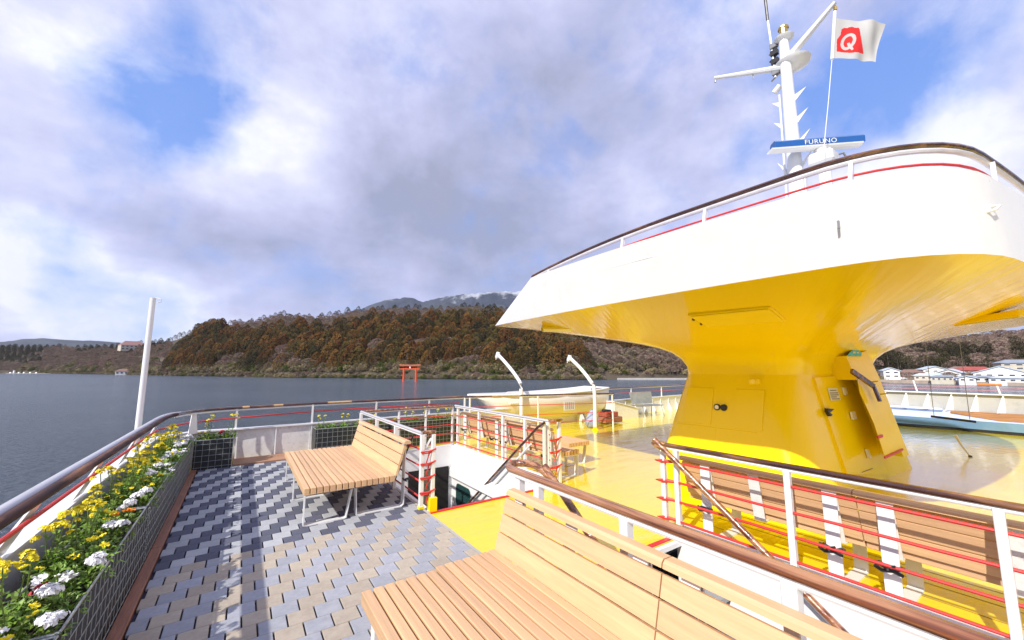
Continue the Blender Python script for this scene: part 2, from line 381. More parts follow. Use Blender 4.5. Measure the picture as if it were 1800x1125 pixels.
# far mountains
def mountain(name, pts, dist, m, rough, depth=0.35):
    mb = MB(); N = 160; px0, px1 = pts[0][0], pts[-1][0]; K = 14
    for i in range(N + 1):
        px = px0 + (px1 - px0) * i / N; y = interp(pts, px); b = bearing(px)
        r = ray(px, y); zc = H + r.z / math.hypot(r.x, r.y) * dist
        for k in range(K + 1):
            u = k / K; d = dist * (1 - depth * (1 - u)) if k < K else dist * 1.02
            z = ZW + (zc - ZW) * (u ** 1.25)
            z += noise.fractal(Vector((b * 40, u * 6, dist * .001)), 1.0, 2.0, 5) * rough * math.sin(math.pi * min(u, .999)) * (zc - ZW)
            z += noise.fractal(Vector((b * 90, 7, dist * .001)), 1.0, 2.0, 4) * 0.012 * (zc - ZW) * (u > .6)
            mb.v.append((d * math.sin(b), d * math.cos(b), z if k < K else z - dist * 0.03))
    for i in range(N):
        for j in range(K): a = i * (K + 1) + j; mb.f.append((a, a + 1, a + K + 2, a + K + 1)); mb.mi.append(0)
    return struct(mb.obj(name, m, smooth=180))
m_mt = bpy.data.materials.new('hazed_mountain_rock'); m_mt.use_nodes = True; T = NT(m_mt.node_tree); T.n.clear()
v = T.node('ShaderNodeTexCoord').outputs['Object']
sp = T.node('ShaderNodeSeparateXYZ', {0: v}).outputs[2]
nz = T.noise(v, 0.004, 9, 0.68)
snow = T.ramp(T.math('ADD', T.math('MULTIPLY', T.math('SUBTRACT', sp, 740), 0.0016), nz), [(0.50, 0.0), (0.62, 1.0)])
col = T.mix(T.math('MULTIPLY', snow, 0.7), T.ramp(T.noise(v, 0.002, 8, 0.6), [(0.3, (0.028, 0.038, 0.060)), (0.7, (0.075, 0.085, 0.11))]), (0.55, 0.57, 0.62))  # rock and snow tinted blue: distance haze put into the colour
bs = T.node('ShaderNodeBsdfPrincipled', {'Base Color': col, 'Roughness': 0.95})
bp = T.node('ShaderNodeBump', {'Strength': 1.0, 'Distance': 60.0, 'Height': T.noise(v, 0.006, 9, 0.65)}); T.l.new(bp.outputs[0], bs.inputs['Normal'])
T.l.new(bs.outputs[0], T.node('ShaderNodeOutputMaterial').inputs[0])
m_hill = mat('hazed_wooded_hill', (0.055, 0.065, 0.075), 0.95, var=0.4, vscale=0.004, bump=0.8, bscale=0.02, bdist=20)  # blue-grey tint puts the haze of distance into the hill colour
mountain('snow_dusted_mountain', [(560, 560), (600, 545), (640, 530), (680, 517), (720, 514), (740, 522), (775, 514), (800, 510), (850, 505), (905, 503), (960, 500), (1040, 506), (1130, 530), (1220, 560), (1300, 590)], 4200, m_mt, 0.05)
mountain('lower_mountain_shoulder', [(640, 575), (700, 545), (750, 530), (780, 523), (830, 532), (880, 528), (950, 540), (1100, 560), (1250, 590)], 3000, m_hill, 0.06)
mountain('far_blue_hill', [(-900, 600), (-400, 590), (-100, 605), (0, 597), (30, 592), (70, 590.5), (110, 594), (150, 594.5), (200, 598), (260, 606), (330, 630)], 5200, m_hill, 0.04)
mountain('far_starboard_mountain', [(1400, 620), (1560, 600), (1700, 592), (1800, 582), (1900, 570), (2100, 560), (2500, 590), (3200, 610)], 2400, m_mt, 0.05)

# lake
m_water = bpy.data.materials.new('lake_water'); m_water.use_nodes = True; T = NT(m_water.node_tree); T.n.clear()
v = T.node('ShaderNodeTexCoord').outputs['Object']
vr = T.node('ShaderNodeMapping', {0: v, 2: (0, 0, -YAW + .35), 3: (1, 2.2, 1)}).outputs[0]
h1 = T.noise(vr, 0.55, 5, 0.62, 0.3); h2 = T.noise(vr, 0.09, 3, 0.5)
h3 = T.noise(vr, 2.2, 4, 0.6)
hh = T.math('ADD', T.math('ADD', T.math('MULTIPLY', h1, 0.85), T.math('MULTIPLY', h2, 0.8)), T.math('MULTIPLY', h3, 0.42))
bs = T.node('ShaderNodeBsdfPrincipled', {'Base Color': T.ramp(T.noise(v, 0.012, 4, 0.6), [(0.35, (0.075, 0.102, 0.135)), (0.65, (0.105, 0.135, 0.170))]), 'Roughness': 0.14, 'IOR': 1.33})
bp = T.node('ShaderNodeBump', {'Strength': 1.0, 'Distance': 1.0, 'Height': hh}); T.l.new(bp.outputs[0], bs.inputs['Normal'])
T.l.new(bs.outputs[0], T.node('ShaderNodeOutputMaterial').inputs[0])
mb = MB(); mb.box(-9000, 9000, -9000, 9000, ZW - 2.0, ZW)
struct(mb.obj('lake_water', m_water))

# ---------------------------------------------------------------- trees
def conifer_mesh(name, seed, h, rad, n, m):
    rn = random.Random(seed); mb = MB()
    mb.tube([(0, 0, 0), (0, 0, h * .5), (0, 0, h * .93)], [h * .018, h * .013, h * .004], 5, mi=1)
    lobes = [(rn.uniform(0, 6.28), rn.uniform(.12, .85)) for _ in range(9)]
    for i in range(n):
        u = rn.random() ** 0.85; z = h * (0.10 + 0.90 * u)
        prof = (1 - u) ** 0.48 * (0.35 + 0.65 * min(1, u * 6 + .4)) + 0.05
        a = rn.uniform(0, 6.283); k = 1.0
        for la, lu in lobes:
            if abs(lu - u) < .13 and math.cos(a - la) > .3: k = 1.28
        r_ = rad * prof * k * rn.uniform(0.55, 1.0) ** 0.5
        c = Vector((r_ * math.cos(a), r_ * math.sin(a), z - 0.18 * r_))
        s = rn.uniform(.35, .8) * h / 13
        d = Vector((math.cos(a), math.sin(a), rn.uniform(-.5, .5))).normalized()
        t = d.cross(Vector((rn.uniform(-1, 1), rn.uniform(-1, 1), 1))).normalized(); bb = d.cross(t)
        tip = c + d * s * 0.9 + Vector((0, 0, -0.25 * s))
        mb.add([c - t * s * .6, c + bb * s * .45, c + t * s * .6, tip, c - bb * s * .5], [(0, 1, 3), (1, 2, 3), (2, 4, 3), (4, 0, 3)])
    return mb.mesh(name, [m, m_bark], fix=False)
def bare_mesh(name, seed, h, rad, n, m):
    rn = random.Random(seed); mb = MB()
    mb.tube([(0, 0, 0), (0.1, 0, h * .3), (0.1, .1, h * .55)], [h * .03, h * .022, h * .012], 5, mi=1)
    for i in range(9):
        a = rn.uniform(0, 6.28); u = rn.uniform(.25, .5)
        mb.tube([(0.1, 0, h * u), (math.cos(a) * rad * .45, math.sin(a) * rad * .45, h * (u + .25)), (math.cos(a) * rad * .8, math.sin(a) * rad * .8, h * (u + .42))], [h * .012, h * .008, h * .003], 3, mi=1, caps=False)
    for i in range(n):
        a = rn.uniform(0, 6.283); e = rn.uniform(-0.35, 1.5); q = rn.uniform(.5, 1.0) ** .4
        c = Vector((math.cos(a) * math.cos(e) * rad * q, math.sin(a) * math.cos(e) * rad * q, h * .52 + math.sin(e) * h * .45 * q))
        d = Vector((math.cos(a) * .6 + rn.uniform(-.5, .5), math.sin(a) * .6 + rn.uniform(-.5, .5), rn.uniform(.1, 1))).normalized()
        L = rn.uniform(.5, 1.1) * h / 9; t = d.cross(Vector((rn.uniform(-1, 1), rn.uniform(-1, 1), rn.uniform(-1, 1)))).normalized() * L * rn.uniform(.16, .42)
        mb.add([c - t, c + t, c + d * L + t * .3], [(0, 1, 2)])
    return mb.mesh(name, [m, m_bark], fix=False)
def shrub_mesh(name, seed, h, rad, n, m):
    rn = random.Random(seed); mb = MB()
    mb.tube([(0, 0, 0), (0, 0, h * .4)], h * .05, 4, mi=1)
    for i in range(n):
        a = rn.uniform(0, 6.283); e = rn.uniform(0.0, 1.5); q = rn.uniform(.6, 1.0)
        k = 1 + .25 * math.sin(3 * a + seed) * math.cos(e)
        c = Vector((math.cos(a) * math.cos(e) * rad * q * k, math.sin(a) * math.cos(e) * rad * q * k, h * .15 + math.sin(e) * h * .8 * q))
        d = Vector((math.cos(a), math.sin(a), rn.uniform(0, 1.3))).normalized(); s = rn.uniform(.25, .5)
        t = d.cross(Vector((rn.uniform(-1, 1), rn.uniform(-1, 1), 1))).normalized(); bb = d.cross(t)
        mb.add([c - t * s, c + bb * s * .7, c + t * s, c + d * s * 1.2], [(0, 1, 3), (1, 2, 3), (2, 0, 3)])
    return mb.mesh(name, [m, m_bark], fix=False)
m_bark = mat('grey_bark', (0.16, 0.13, 0.11), 0.9, var=0.2, vscale=3)
def fol(n, c, c2, rnd=.28): return mat(n, c, 0.85, var=0.35, vscale=0.9, col2=c2, rnd=rnd, spec=0.15, thr=(.4, .66))
m_con1 = fol('rusty_cedar_foliage', (0.170, 0.072, 0.020), (0.080, 0.055, 0.020))
m_con2 = fol('dark_cedar_foliage', (0.030, 0.036, 0.018), (0.065, 0.042, 0.018))
m_con3 = fol('olive_brown_cedar_foliage', (0.105, 0.068, 0.018), (0.050, 0.045, 0.018))
m_bare1 = fol('bare_pinkish_twigs', (0.30, 0.215, 0.175), (0.20, 0.135, 0.105), .15)
m_bare2 = fol('bare_grey_brown_twigs', (0.25, 0.20, 0.14), (0.15, 0.12, 0.08), .2)
m_shr1 = fol('shore_green_foliage', (0.07, 0.105, 0.02), (0.12, 0.11, 0.035))
m_shr2 = fol('dry_straw_foliage', (0.30, 0.245, 0.13), (0.18, 0.14, 0.075), .25)
con = [conifer_mesh('cedar_tree', s, 13 + (s % 3), 5.4 + .6 * (s % 2), 520, m) for s, m in enumerate((m_con1, m_con3, m_con1, m_con2, m_con3))]
pine = [conifer_mesh('pine_tree', 20 + s, 11, 4.2, 330, m_con2) for s in range(2)]
bare = [bare_mesh('bare_tree', 40 + s, 8.0, 5.2, 640, m) for s, m in enumerate((m_bare1, m_bare2, m_bare1))]
shr = [shrub_mesh('shore_shrub', 60 + s, 3.4, 3.0, 240, m) for s, m in enumerate((m_shr1, m_shr2, m_shr2, m_bare2))]
TR = []
def plant(kind, px, t, sc=1.0, dn=0):
    b = bearing(px); d = interp(SH, b) + t * interp(RE, b)
    TR.append((kind, d * math.sin(b), d * math.cos(b), terrain(b, d) - 0.15 - dn, sc * random.uniform(.8, 1.22), px, d))
rn = random
def spread(px0, px1, t0, t1, step, pick, dens=1.0, jit=.5):
    px = px0
    while px < px1:
        b = bearing(px); e = interp(RE, b); s = interp(SH, b); t = t0
        while t < t1:
            if rn.random() < dens:
                tt = t + rn.uniform(-jit, jit) * step / e; ppx = px + rn.uniform(-jit, jit) * step * 695 / (s + t * e) * 1.2
                k = pick(ppx, tt)
                if k: plant(k[0], ppx, max(.002, tt), k[1])
            t += step / e
        px += step * 695 / (s + .5 * (t0 + t1) * e) / (math.cos(b - YAW) ** 2)
def nzz(px, t, k=0): return noise.noise(Vector((px * .012, t * 3.2, k)))
def pick_main(px, t):
    n = nzz(px, t); n2 = nzz(px * 2.1, t * 1.7, 5)
    if t < 0.045: return None
    if px < 285 + t * 60: return None
    band = px > 385 and px < 900 and t > (.60 if px < 640 else .72) + .1 * n2
    if band: return ('bare', .8) if t < .98 else None
    if t < .26 and n2 > .22 and px < 1190: return ('bare', 1.1)
    if px > 1000 and t < .35 and n > .0: return ('bare', 1.0)
    if n2 > .42: return ('bare', .9)
    return ('con', 1.12 + .3 * n)
spread(285, 1290, .04, 1.0, 8.2, pick_main)
spread(300, 1290, .985, 1.0, 7, lambda p, t: ('dark', .85), 0.8)                                   # dark row on the crest
def pick_left(px, t):
    n = nzz(px, t); n2 = nzz(px * 2.4, t * 2, 9)
    if px < 75 and t > .25: return ('dark', .8) if n > -.15 else ('bare', .8)
    if t > .9: return ('dark', .75) if n2 > -.25 else None
    if t > .68 and px > 120 and n2 > .1: return ('dark', .8)
    if t < .25 and n2 > .25: return ('shrub', 1.6)
    if n2 > .40: return ('dark', .6)
    return ('bare', .8)
spread(-60, 300, .03, 1.0, 8.5, pick_left)
spread(-900, -60, .05, 1.0, 26, lambda p, t: ('bare', 1.2) if nzz(p, t) > 0 else ('dark', 1.2))
def pick_right(px, t):
    n = nzz(px * .8, t * 1.4, 2); n2 = nzz(px * 2, t * 2, 4)
    if t < .30: return None
    if .30 < t < .62 and n > -.18: return ('pine', .95) if n2 > -.1 else ('bare', .9)
    if n > .22: return ('dark', .8)
    return ('bare', .95)
spread(1290, 1960, .28, 1.0, 6.2, pick_right)
spread(1540, 1830, .06, .27, 8.0, lambda p, t: (('shrub', .9) if nzz(p * 5, t * 9, 3) > .05 else ('bare', .55)) if nzz(p * 7, t * 11, 1) > -.12 else None, .9)
spread(1960, 3000, .10, 1.0, 22, lambda p, t: ('bare', 1.3) if nzz(p, t) > 0 else ('pine', 1.2))
def pick_shore(px, t):
    n = nzz(px * 3, t * 9, 7)
    if px > 1085: return None
    if abs(px - 722) < 17 and t < .06: return ('shrub', .5) if n > 0 else None
    if px > 1060 and t < .05: return None
    return ('shrub', 1.0 if t < .03 else 1.45) if n > -.35 else ('bare', .6)
spread(75, 1240, -.004, .10, 3.2, pick_shore, .95)
spread(1085, 1290, .03, .3, 4.5, lambda p, t: ('shrub', 1.2) if nzz(p * 3, t * 5) > -.1 else ('bare', .8), .9)
spread(-900, 75, .01, .09, 9, pick_shore, .8)
kinds = {'con': (con, 'cedar_tree'), 'dark': (pine, 'pine_tree'), 'pine': (pine, 'pine_tree'), 'bare': (bare, 'bare_tree'), 'shrub': (shr, 'shore_shrub')}
INFO = {'cedar_tree': ('tall rusty brown and green cedar packed among its like across the lake', 'tree', 'cedars covering the hillside'),
        'pine_tree': ('dark green rounded evergreen among bare trees on the hill across the lake', 'tree', 'dark evergreens on the hill'),
        'bare_tree': ('leafless tree with a haze of pinkish brown twigs on the hill across the lake', 'tree', 'bare winter trees on the hill'),
        'shore_shrub': ('low rounded shrub on the bank at the far edge of the lake', 'shrub', 'shrubs along the far shore')}
LIM = {'cedar_tree': 290, 'pine_tree': 120, 'bare_tree': 170, 'shore_shrub': 180}
byk = {}
for t in TR:
    byk.setdefault(kinds[t[0]][1], []).append(t)
print('trees', {k: len(v) for k, v in byk.items()})
def scatter(name, meshes, pts):
    """the mass of the wood beyond the nearest trees, one object of real leaf geometry instanced by geometry nodes"""
    pm = bpy.data.meshes.new(name); pm.from_pydata([(p[1], p[2], p[3]) for p in pts], [], [])
    for an, ty, vals in (('scl', 'FLOAT', [p[4] for p in pts]), ('rot', 'FLOAT', [random.uniform(0, 6.28) for p in pts]), ('pick', 'INT', [random.randrange(len(meshes)) for p in pts])):
        a = pm.attributes.new(an, ty, 'POINT'); a.data.foreach_set('value', vals)
    o = put(name, pm); g = bpy.data.node_groups.new(name, 'GeometryNodeTree')
    g.interface.new_socket('Geometry', in_out='INPUT', socket_type='NodeSocketGeometry'); g.interface.new_socket('Geometry', in_out='OUTPUT', socket_type='NodeSocketGeometry')
    N = g.nodes; L = g.links; gi = N.new('NodeGroupInput'); go = N.new('NodeGroupOutput'); ip = N.new('GeometryNodeInstanceOnPoints'); jn = N.new('GeometryNodeJoinGeometry')
    for me in meshes:
        oi = N.new('GeometryNodeObjectInfo'); oi.inputs[0].default_value = me; oi.transform_space = 'ORIGINAL'; oi.inputs['As Instance'].default_value = True
        L.new(oi.outputs['Geometry'], jn.inputs[0])
    def attr(n_, ty):
        q = N.new('GeometryNodeInputNamedAttribute'); q.data_type = ty; q.inputs[0].default_value = n_; return q.outputs[0]
    cx = N.new('ShaderNodeCombineXYZ'); L.new(attr('rot', 'FLOAT'), cx.inputs[2])
    ip.inputs['Pick Instance'].default_value = True; L.new(attr('pick', 'INT'), ip.inputs['Instance Index'])
    L.new(gi.outputs[0], ip.inputs['Points']); L.new(jn.outputs[0], ip.inputs['Instance']); L.new(attr('scl', 'FLOAT'), ip.inputs['Scale']); L.new(cx.outputs[0], ip.inputs['Rotation'])
    L.new(ip.outputs[0], go.inputs[0])
    md = o.modifiers.new('scatter', 'NODES'); md.node_group = g; stuff(o)
    return o
for k, pts in byk.items():
    meshes = {'cedar_tree': con, 'pine_tree': pine, 'bare_tree': bare, 'shore_shrub': shr}[k]
    view = [p for p in pts if -20 < p[5] < 1200 or 1550 < p[5] < 1830]; view.sort(key=lambda p: p[6] / p[4])
    near = view[:LIM[k]]; ids = set(map(id, near)); rest = [p for p in pts if id(p) not in ids]
    firsts = {}
    for i, p in enumerate(near):
        me = meshes[i % len(meshes)]
        o = put(k, me, None, (p[1], p[2], p[3]), (0, 0, random.uniform(0, 6.28)), (p[4],) * 3); tag(o, *INFO[k]); firsts.setdefault(i % len(meshes), o)
    if rest: scatter({'cedar_tree': 'cedar_forest', 'pine_tree': 'evergreen_wood', 'bare_tree': 'bare_winter_wood', 'shore_shrub': 'shore_undergrowth'}[k], [firsts[i] for i in sorted(firsts)], rest)

# ---------------------------------------------------------------- torii in the water
tp = gz(720, 671.5, ZW); to = thing('torii_gate', 'vermilion torii gate standing in the lake off the wooded shore', 'torii gate', loc=(tp.x, tp.y, ZW))
to.rotation_euler.z = -YAW + 0.05; to.scale = (.86, .86, .86)
hw = 4.45; th = 11.0
for s_ in (-1, 1):
    mb = MB(); mb.tube([(s_ * hw, 0, -2.5), (s_ * hw * .96, 0, th * .9)], [.78, .62], 14); mb.obj('pillar', M_verm, to, smooth=True)
mb = MB(); pts = [(-7.4, 0, th + .72), (-4, 0, th + .55), (0, 0, th + .5), (4, 0, th + .55), (7.4, 0, th + .72)]
for a, b in zip(pts, pts[1:]): mb.bar(a, b, 1.5, .75, side=(0, 1, 0))
mb.obj('top_lintel', M_verm, to)
mb = MB()
for a, b in zip(pts, pts[1:]): mb.bar(Vector(a) + Vector((0, 0, .52)), Vector(b) + Vector((0, 0, .52)), 1.8, .28, side=(0, 1, 0))
mb.obj('lintel_cap', mat('pale_orange_cap', (0.74, 0.30, 0.16), .6), to)
mb = MB(); mb.box(-6.9, 6.9, -.45, .45, th * .80, th * .80 + .85); mb.obj('tie_beam', M_verm, to)
mb = MB(); mb.box(-.45, .45, -.5, .5, th * .80 + .87, th + .15); mb.obj('name_plaque', M_paper, to)
# statue and red shelter on the bank
rp = gz(726, 666.5, ZW)
st = thing('stone_group', 'cluster of pale shore stones seen between the torii pillars', 'rocks', loc=(rp.x * 1.03, rp.y * 1.03, ZW))
m_rock = mat('pale_rock', (0.32, 0.29, 0.24), .9, var=.3, vscale=.7, bump=.6, bscale=2, bdist=.2)
def rock(mb, c, s, rn_):
    bm = bmesh.new(); bmesh.ops.create_icosphere(bm, subdivisions=2, radius=1)
    for v_ in bm.verts:
        k = 1 + .35 * noise.noise(v_.co * 1.3 + Vector((rn_, 0, 0))); v_.co = Vector((v_.co.x * s * k * 1.3 + c[0], v_.co.y * s * k + c[1], v_.co.z * s * k * .8 + c[2]))
    mb.add([v_.co[:] for v_ in bm.verts], [tuple(v_.index for v_ in f.verts) for f in bm.faces]); bm.free()
for i in range(6):
    mb = MB(); rock(mb, (random.uniform(-2.6, 2.6), random.uniform(-1, 2), random.uniform(.1, 1.4)), random.uniform(.6, 1.1), i * 7.3); mb.obj('rock', m_rock, st, smooth=60)
rp = gz(870, 666.5, ZW)
sh = thing('red_roofed_shrine', 'tiny red roofed shelter on the bank right of the torii gate', 'shelter', loc=(rp.x * 1.02, rp.y * 1.02, ZW + .6)); sh.rotation_euler.z = -YAW
mb = MB(); mb.add([(-2.3, -1.6, 2.2), (2.3, -1.6, 2.2), (2.3, 1.6, 2.2), (-2.3, 1.6, 2.2), (-1.0, 0, 3.6), (1.0, 0, 3.6)], [(0, 1, 5, 4), (1, 2, 5), (2, 3, 4, 5), (3, 0, 4), (3, 2, 1, 0)]); mb.obj('roof', M_redp, sh)
for a in (-1.5, 1.5):
    for b in (-1, 1): mb = MB(); mb.box(a - .13, a + .13, b - .13, b + .13, -.5, 2.18); mb.obj('post', M_verm, sh)
mb = MB(); mb.box(-1.5, 1.5, -1, 1, -.5, .4); mb.obj('base', m_rock, sh)
# moored boats on the left shore
for i, px in enumerate((18, 24, 33, 42, 53, 64, 79, 88)):
    p = gz(px, 656.6, ZW); q = thing('pedal_boat', 'small white pleasure boat moored in the row at the far left shore', 'boat', 'white boats along the left shore', (p.x, p.y, ZW)); q.rotation_euler.z = 1.2
    q['label'] = 'small white pleasure boat, ' + ('leftmost', '', 'third', 'fourth', 'fifth', 'sixth', 'seventh', 'rightmost')[i] + ' in the row moored at the far left shore'
    if i == 1: q['label'] = 'tallest white boat with upright canopy in the row at the left shore'
    mb = MB(); mb.add([(-3, 0, 1), (-2, -1.3, 1), (2.4, -1.3, 1), (2.4, 1.3, 1), (-2, 1.3, 1), (-2.3, 0, -.2), (-1.6, -.8, -.2), (2.2, -.8, -.2), (2.2, .8, -.2), (-1.6, .8, -.2)], [(0, 1, 2, 3, 4), (9, 8, 7, 6, 5), (0, 5, 6, 1), (1, 6, 7, 2), (2, 7, 8, 3), (3, 8, 9, 4), (4, 9, 5, 0)]); mb.obj('hull', M_white, q)
    hgt = 5.5 if i == 1 else 2.4
    mb = MB(); mb.add([(-1, -1, 1.02), (1.8, -1, 1.02), (1.8, 1, 1.02), (-1, 1, 1.02), (-.4, -.8, hgt), (1.4, -.8, hgt), (1.4, .8, hgt), (-.4, .8, hgt)], [(0, 1, 5, 4), (1, 2, 6, 5), (2, 3, 7, 6), (3, 0, 4, 7), (4, 5, 6, 7)]); mb.obj('canopy', M_white2, q)
# quay seen beyond the boat on the right part of the far shore
def strip(name, pxs, ypx, zt, depth, m):
    mb = MB(); pr = None
    for px in pxs:
        p = gz(px, ypx(px), ZW); r_ = p.normalized() * depth
        q = [(p.x, p.y, ZW - 1), (p.x, p.y, zt), (p.x + r_.x, p.y + r_.y, zt), (p.x + r_.x, p.y + r_.y, ZW - 1)]
        if pr: mb.add(pr + q, [(0, 4, 5, 1), (1, 5, 6, 2), (2, 6, 7, 3)])
        pr = q
    return mb.obj(name, m)
m_conc = mat('pale_concrete', (0.42, 0.40, 0.37), .85, var=.15, vscale=.5, bump=.3, bscale=3)
struct(strip('stone_quay', list(range(1085, 1260, 12)), lambda p: 667.6, ZW + 1.1, 12, m_conc))
struct(strip('promenade', list(range(1530, 1900, 15)), lambda p: 673 + (p - 1570) * .025, ZW + 1.6, 16, mat('tan_promenade', (0.40, 0.32, 0.25), .85, var=.2, vscale=.4)))
struct(strip('gravel_beach', list(range(10, 130, 10)), lambda p: 656.8, ZW + .5, 14, m_conc))

# ---------------------------------------------------------------- buildings
def house(label, px, d, wd, dp, ht, roof_h, wallm, roofm, cat='house', group=None, rot=0.0, storeys=2, gable=True, nw=4, z=None):
    b = bearing(px); x, y = d * math.sin(b), d * math.cos(b)
    if px > 1500: ht *= .66; roof_h *= .62; wd *= .8; zb = ZW + 1.5 + max(0, d - 318) * .085
    else: zb = terrain(b, d)
    o = thing('house', label, cat, group, (x, y, zb)); o.rotation_euler.z = -b + rot
    mb = MB(); mb.box(-wd / 2, wd / 2, -dp / 2, dp / 2, -2, ht); wall = mb.obj('wall', wallm, o)
    mb = MB(); e = .6
    if gable:   # gable end faces the lake
        for sgn in (-1, 1):
            mb.add([(0, -dp / 2 - e, ht + roof_h), (sgn * (wd / 2 + e), -dp / 2 - e, ht - .15), (sgn * (wd / 2 + e), dp / 2 + e, ht - .15), (0, dp / 2 + e, ht + roof_h), (0, -dp / 2 - e, ht + roof_h + .3), (sgn * (wd / 2 + e), -dp / 2 - e, ht + .15), (sgn * (wd / 2 + e), dp / 2 + e, ht + .15), (0, dp / 2 + e, ht + roof_h + .3)],
                   [(0, 1, 2, 3), (4, 5, 6, 7), (0, 1, 5, 4), (1, 2, 6, 5), (2, 3, 7, 6)])
        g = MB(); g.prism([(-wd / 2, -dp / 2 + .05, ht), (wd / 2, -dp / 2 + .05, ht), (0, -dp / 2 + .05, ht + roof_h)], (0, dp - .1, 0)); g.obj('gable', wallm, o)
    else:
        mb.add([(-wd / 2 - e, -dp / 2 - e, ht), (wd / 2 + e, -dp / 2 - e, ht), (wd / 2 + e, dp / 2 + e, ht), (-wd / 2 - e, dp / 2 + e, ht), (-wd / 2 + dp * .3, 0, ht + roof_h), (wd / 2 - dp * .3, 0, ht + roof_h)],
               [(0, 1, 5, 4), (1, 2, 5), (2, 3, 4, 5), (3, 0, 4), (3, 2, 1, 0)])
    mb.obj('roof', roofm, o)
    for f_ in range(storeys):
        for k in range(nw):
            cx = -wd / 2 + wd * (k + .5) / nw; z0 = ht / storeys * f_ + ht / storeys * .32; ww = wd / nw * .55; hh_ = ht / storeys * .45
            w_ = MB(); w_.box(cx - ww / 2, cx + ww / 2, -dp / 2 - .12, -dp / 2 + .02, z0, z0 + hh_); wo = w_.obj('window', M_white2, o)
            w_ = MB(); w_.box(cx - ww / 2 + .12, cx + ww / 2 - .12, -dp / 2 - .16, -dp / 2 - .122, z0 + .12, z0 + hh_ - .12); w_.obj('pane', m_pane, wo)
    return o
m_pane = mat('window_pane', (0.05, 0.06, 0.075), .15, var=.2)
m_hw = mat('house_white', (0.72, 0.71, 0.68), .7, var=.06, vscale=.6); m_hc = mat('house_cream', (0.55, 0.50, 0.40), .8, var=.08, vscale=.6); m_hb = mat('house_brown', (0.22, 0.16, 0.12), .8, var=.1, vscale=.6)
m_rg = mat('roof_grey', (0.26, 0.29, 0.33), .6, var=.15, vscale=.6); m_rr = mat('roof_red', (0.36, 0.07, 0.05), .6, var=.15, vscale=.6); m_rb = mat('roof_brown', (0.22, 0.13, 0.10), .7, var=.15, vscale=.6); m_rl = mat('roof_pale_blue', (0.48, 0.55, 0.60), .6, var=.1, vscale=.6)
HS = [('large white gabled hotel with dark windows on the right shore', 1757, 318, 22, 16, 6.5, 5.5, m_hw, m_rl, 0, 2, True, 5),
      ('long low white boathouse on the shore at the right edge of the photo', 1786, 305, 22, 9, 3.0, 1.0, m_hw, m_rl, 0, 1, False, 6),
      ('white hall with orange awning on the shore left of the big gabled hotel', 1716, 308, 17, 9, 3.4, 1.5, m_hw, m_rg, 0, 1, False, 5),
      ('small white kiosk on the shore promenade in front of the red roof', 1697, 301, 7, 6, 3.0, 1.4, m_hw, m_rl, 0, 1, True, 2),
      ('brown walled house with wide red roof behind the shore hall', 1710, 345, 18, 10, 5.0, 3.4, m_hb, m_rr, .2, 2, False, 4),
      ('house under brown roof between the hotel and the town', 1688, 352, 13, 9, 4.6, 3.2, m_hc, m_rb, -.2, 2, False, 3),
      ('grey roofed house above the hotel at the right edge', 1795, 362, 22, 11, 9.0, 3.2, m_hc, m_rg, .3, 3, False, 4),
      ('pale blue roofed house in the middle of the lakeside town', 1637, 348, 13, 10, 5.2, 3.0, m_hw, m_rl, .3, 2, True, 3),
      ('grey roofed long house at the left of the pale blue roofs', 1630, 322, 15, 8, 3.4, 2.4, m_hc, m_rl, .1, 1, False, 5),
      ('white house with small blue gable in the lakeside town', 1671, 334, 11, 8, 4.4, 3.2, m_hw, m_rl, -.2, 2, True, 3),
      ('low cream shop beside the parked cars on the promenade', 1653, 309, 10, 7, 3.4, 1.6, m_hc, m_rg, 0, 1, False, 4),
      ('narrow white house just right of the yellow tower', 1563, 330, 9, 8, 6.5, 2.6, m_hw, m_rl, .2, 2, True, 2),
      ('brown roofed cottage between bushes near the yellow tower', 1598, 340, 13, 9, 3.6, 3.0, m_hb, m_rb, .3, 1, False, 3)]
for h_ in HS: house(h_[0], *h_[1:9], rot=h_[9], storeys=h_[10], gable=h_[11], nw=h_[12])
house('pinkish hillside villa with hipped roof among trees at the far left', 228, 1010, 34, 22, 9, 8, m_hc, mat('roof_dusty_pink', (0.27, 0.15, 0.13), .8, var=.1), rot=.2, storeys=2, gable=False, nw=6)
house('pale building low on the left shore half hidden by bushes', 224, 775, 22, 12, 5, 3, m_hw, m_rb, rot=-.1, storeys=1, gable=False, nw=5)
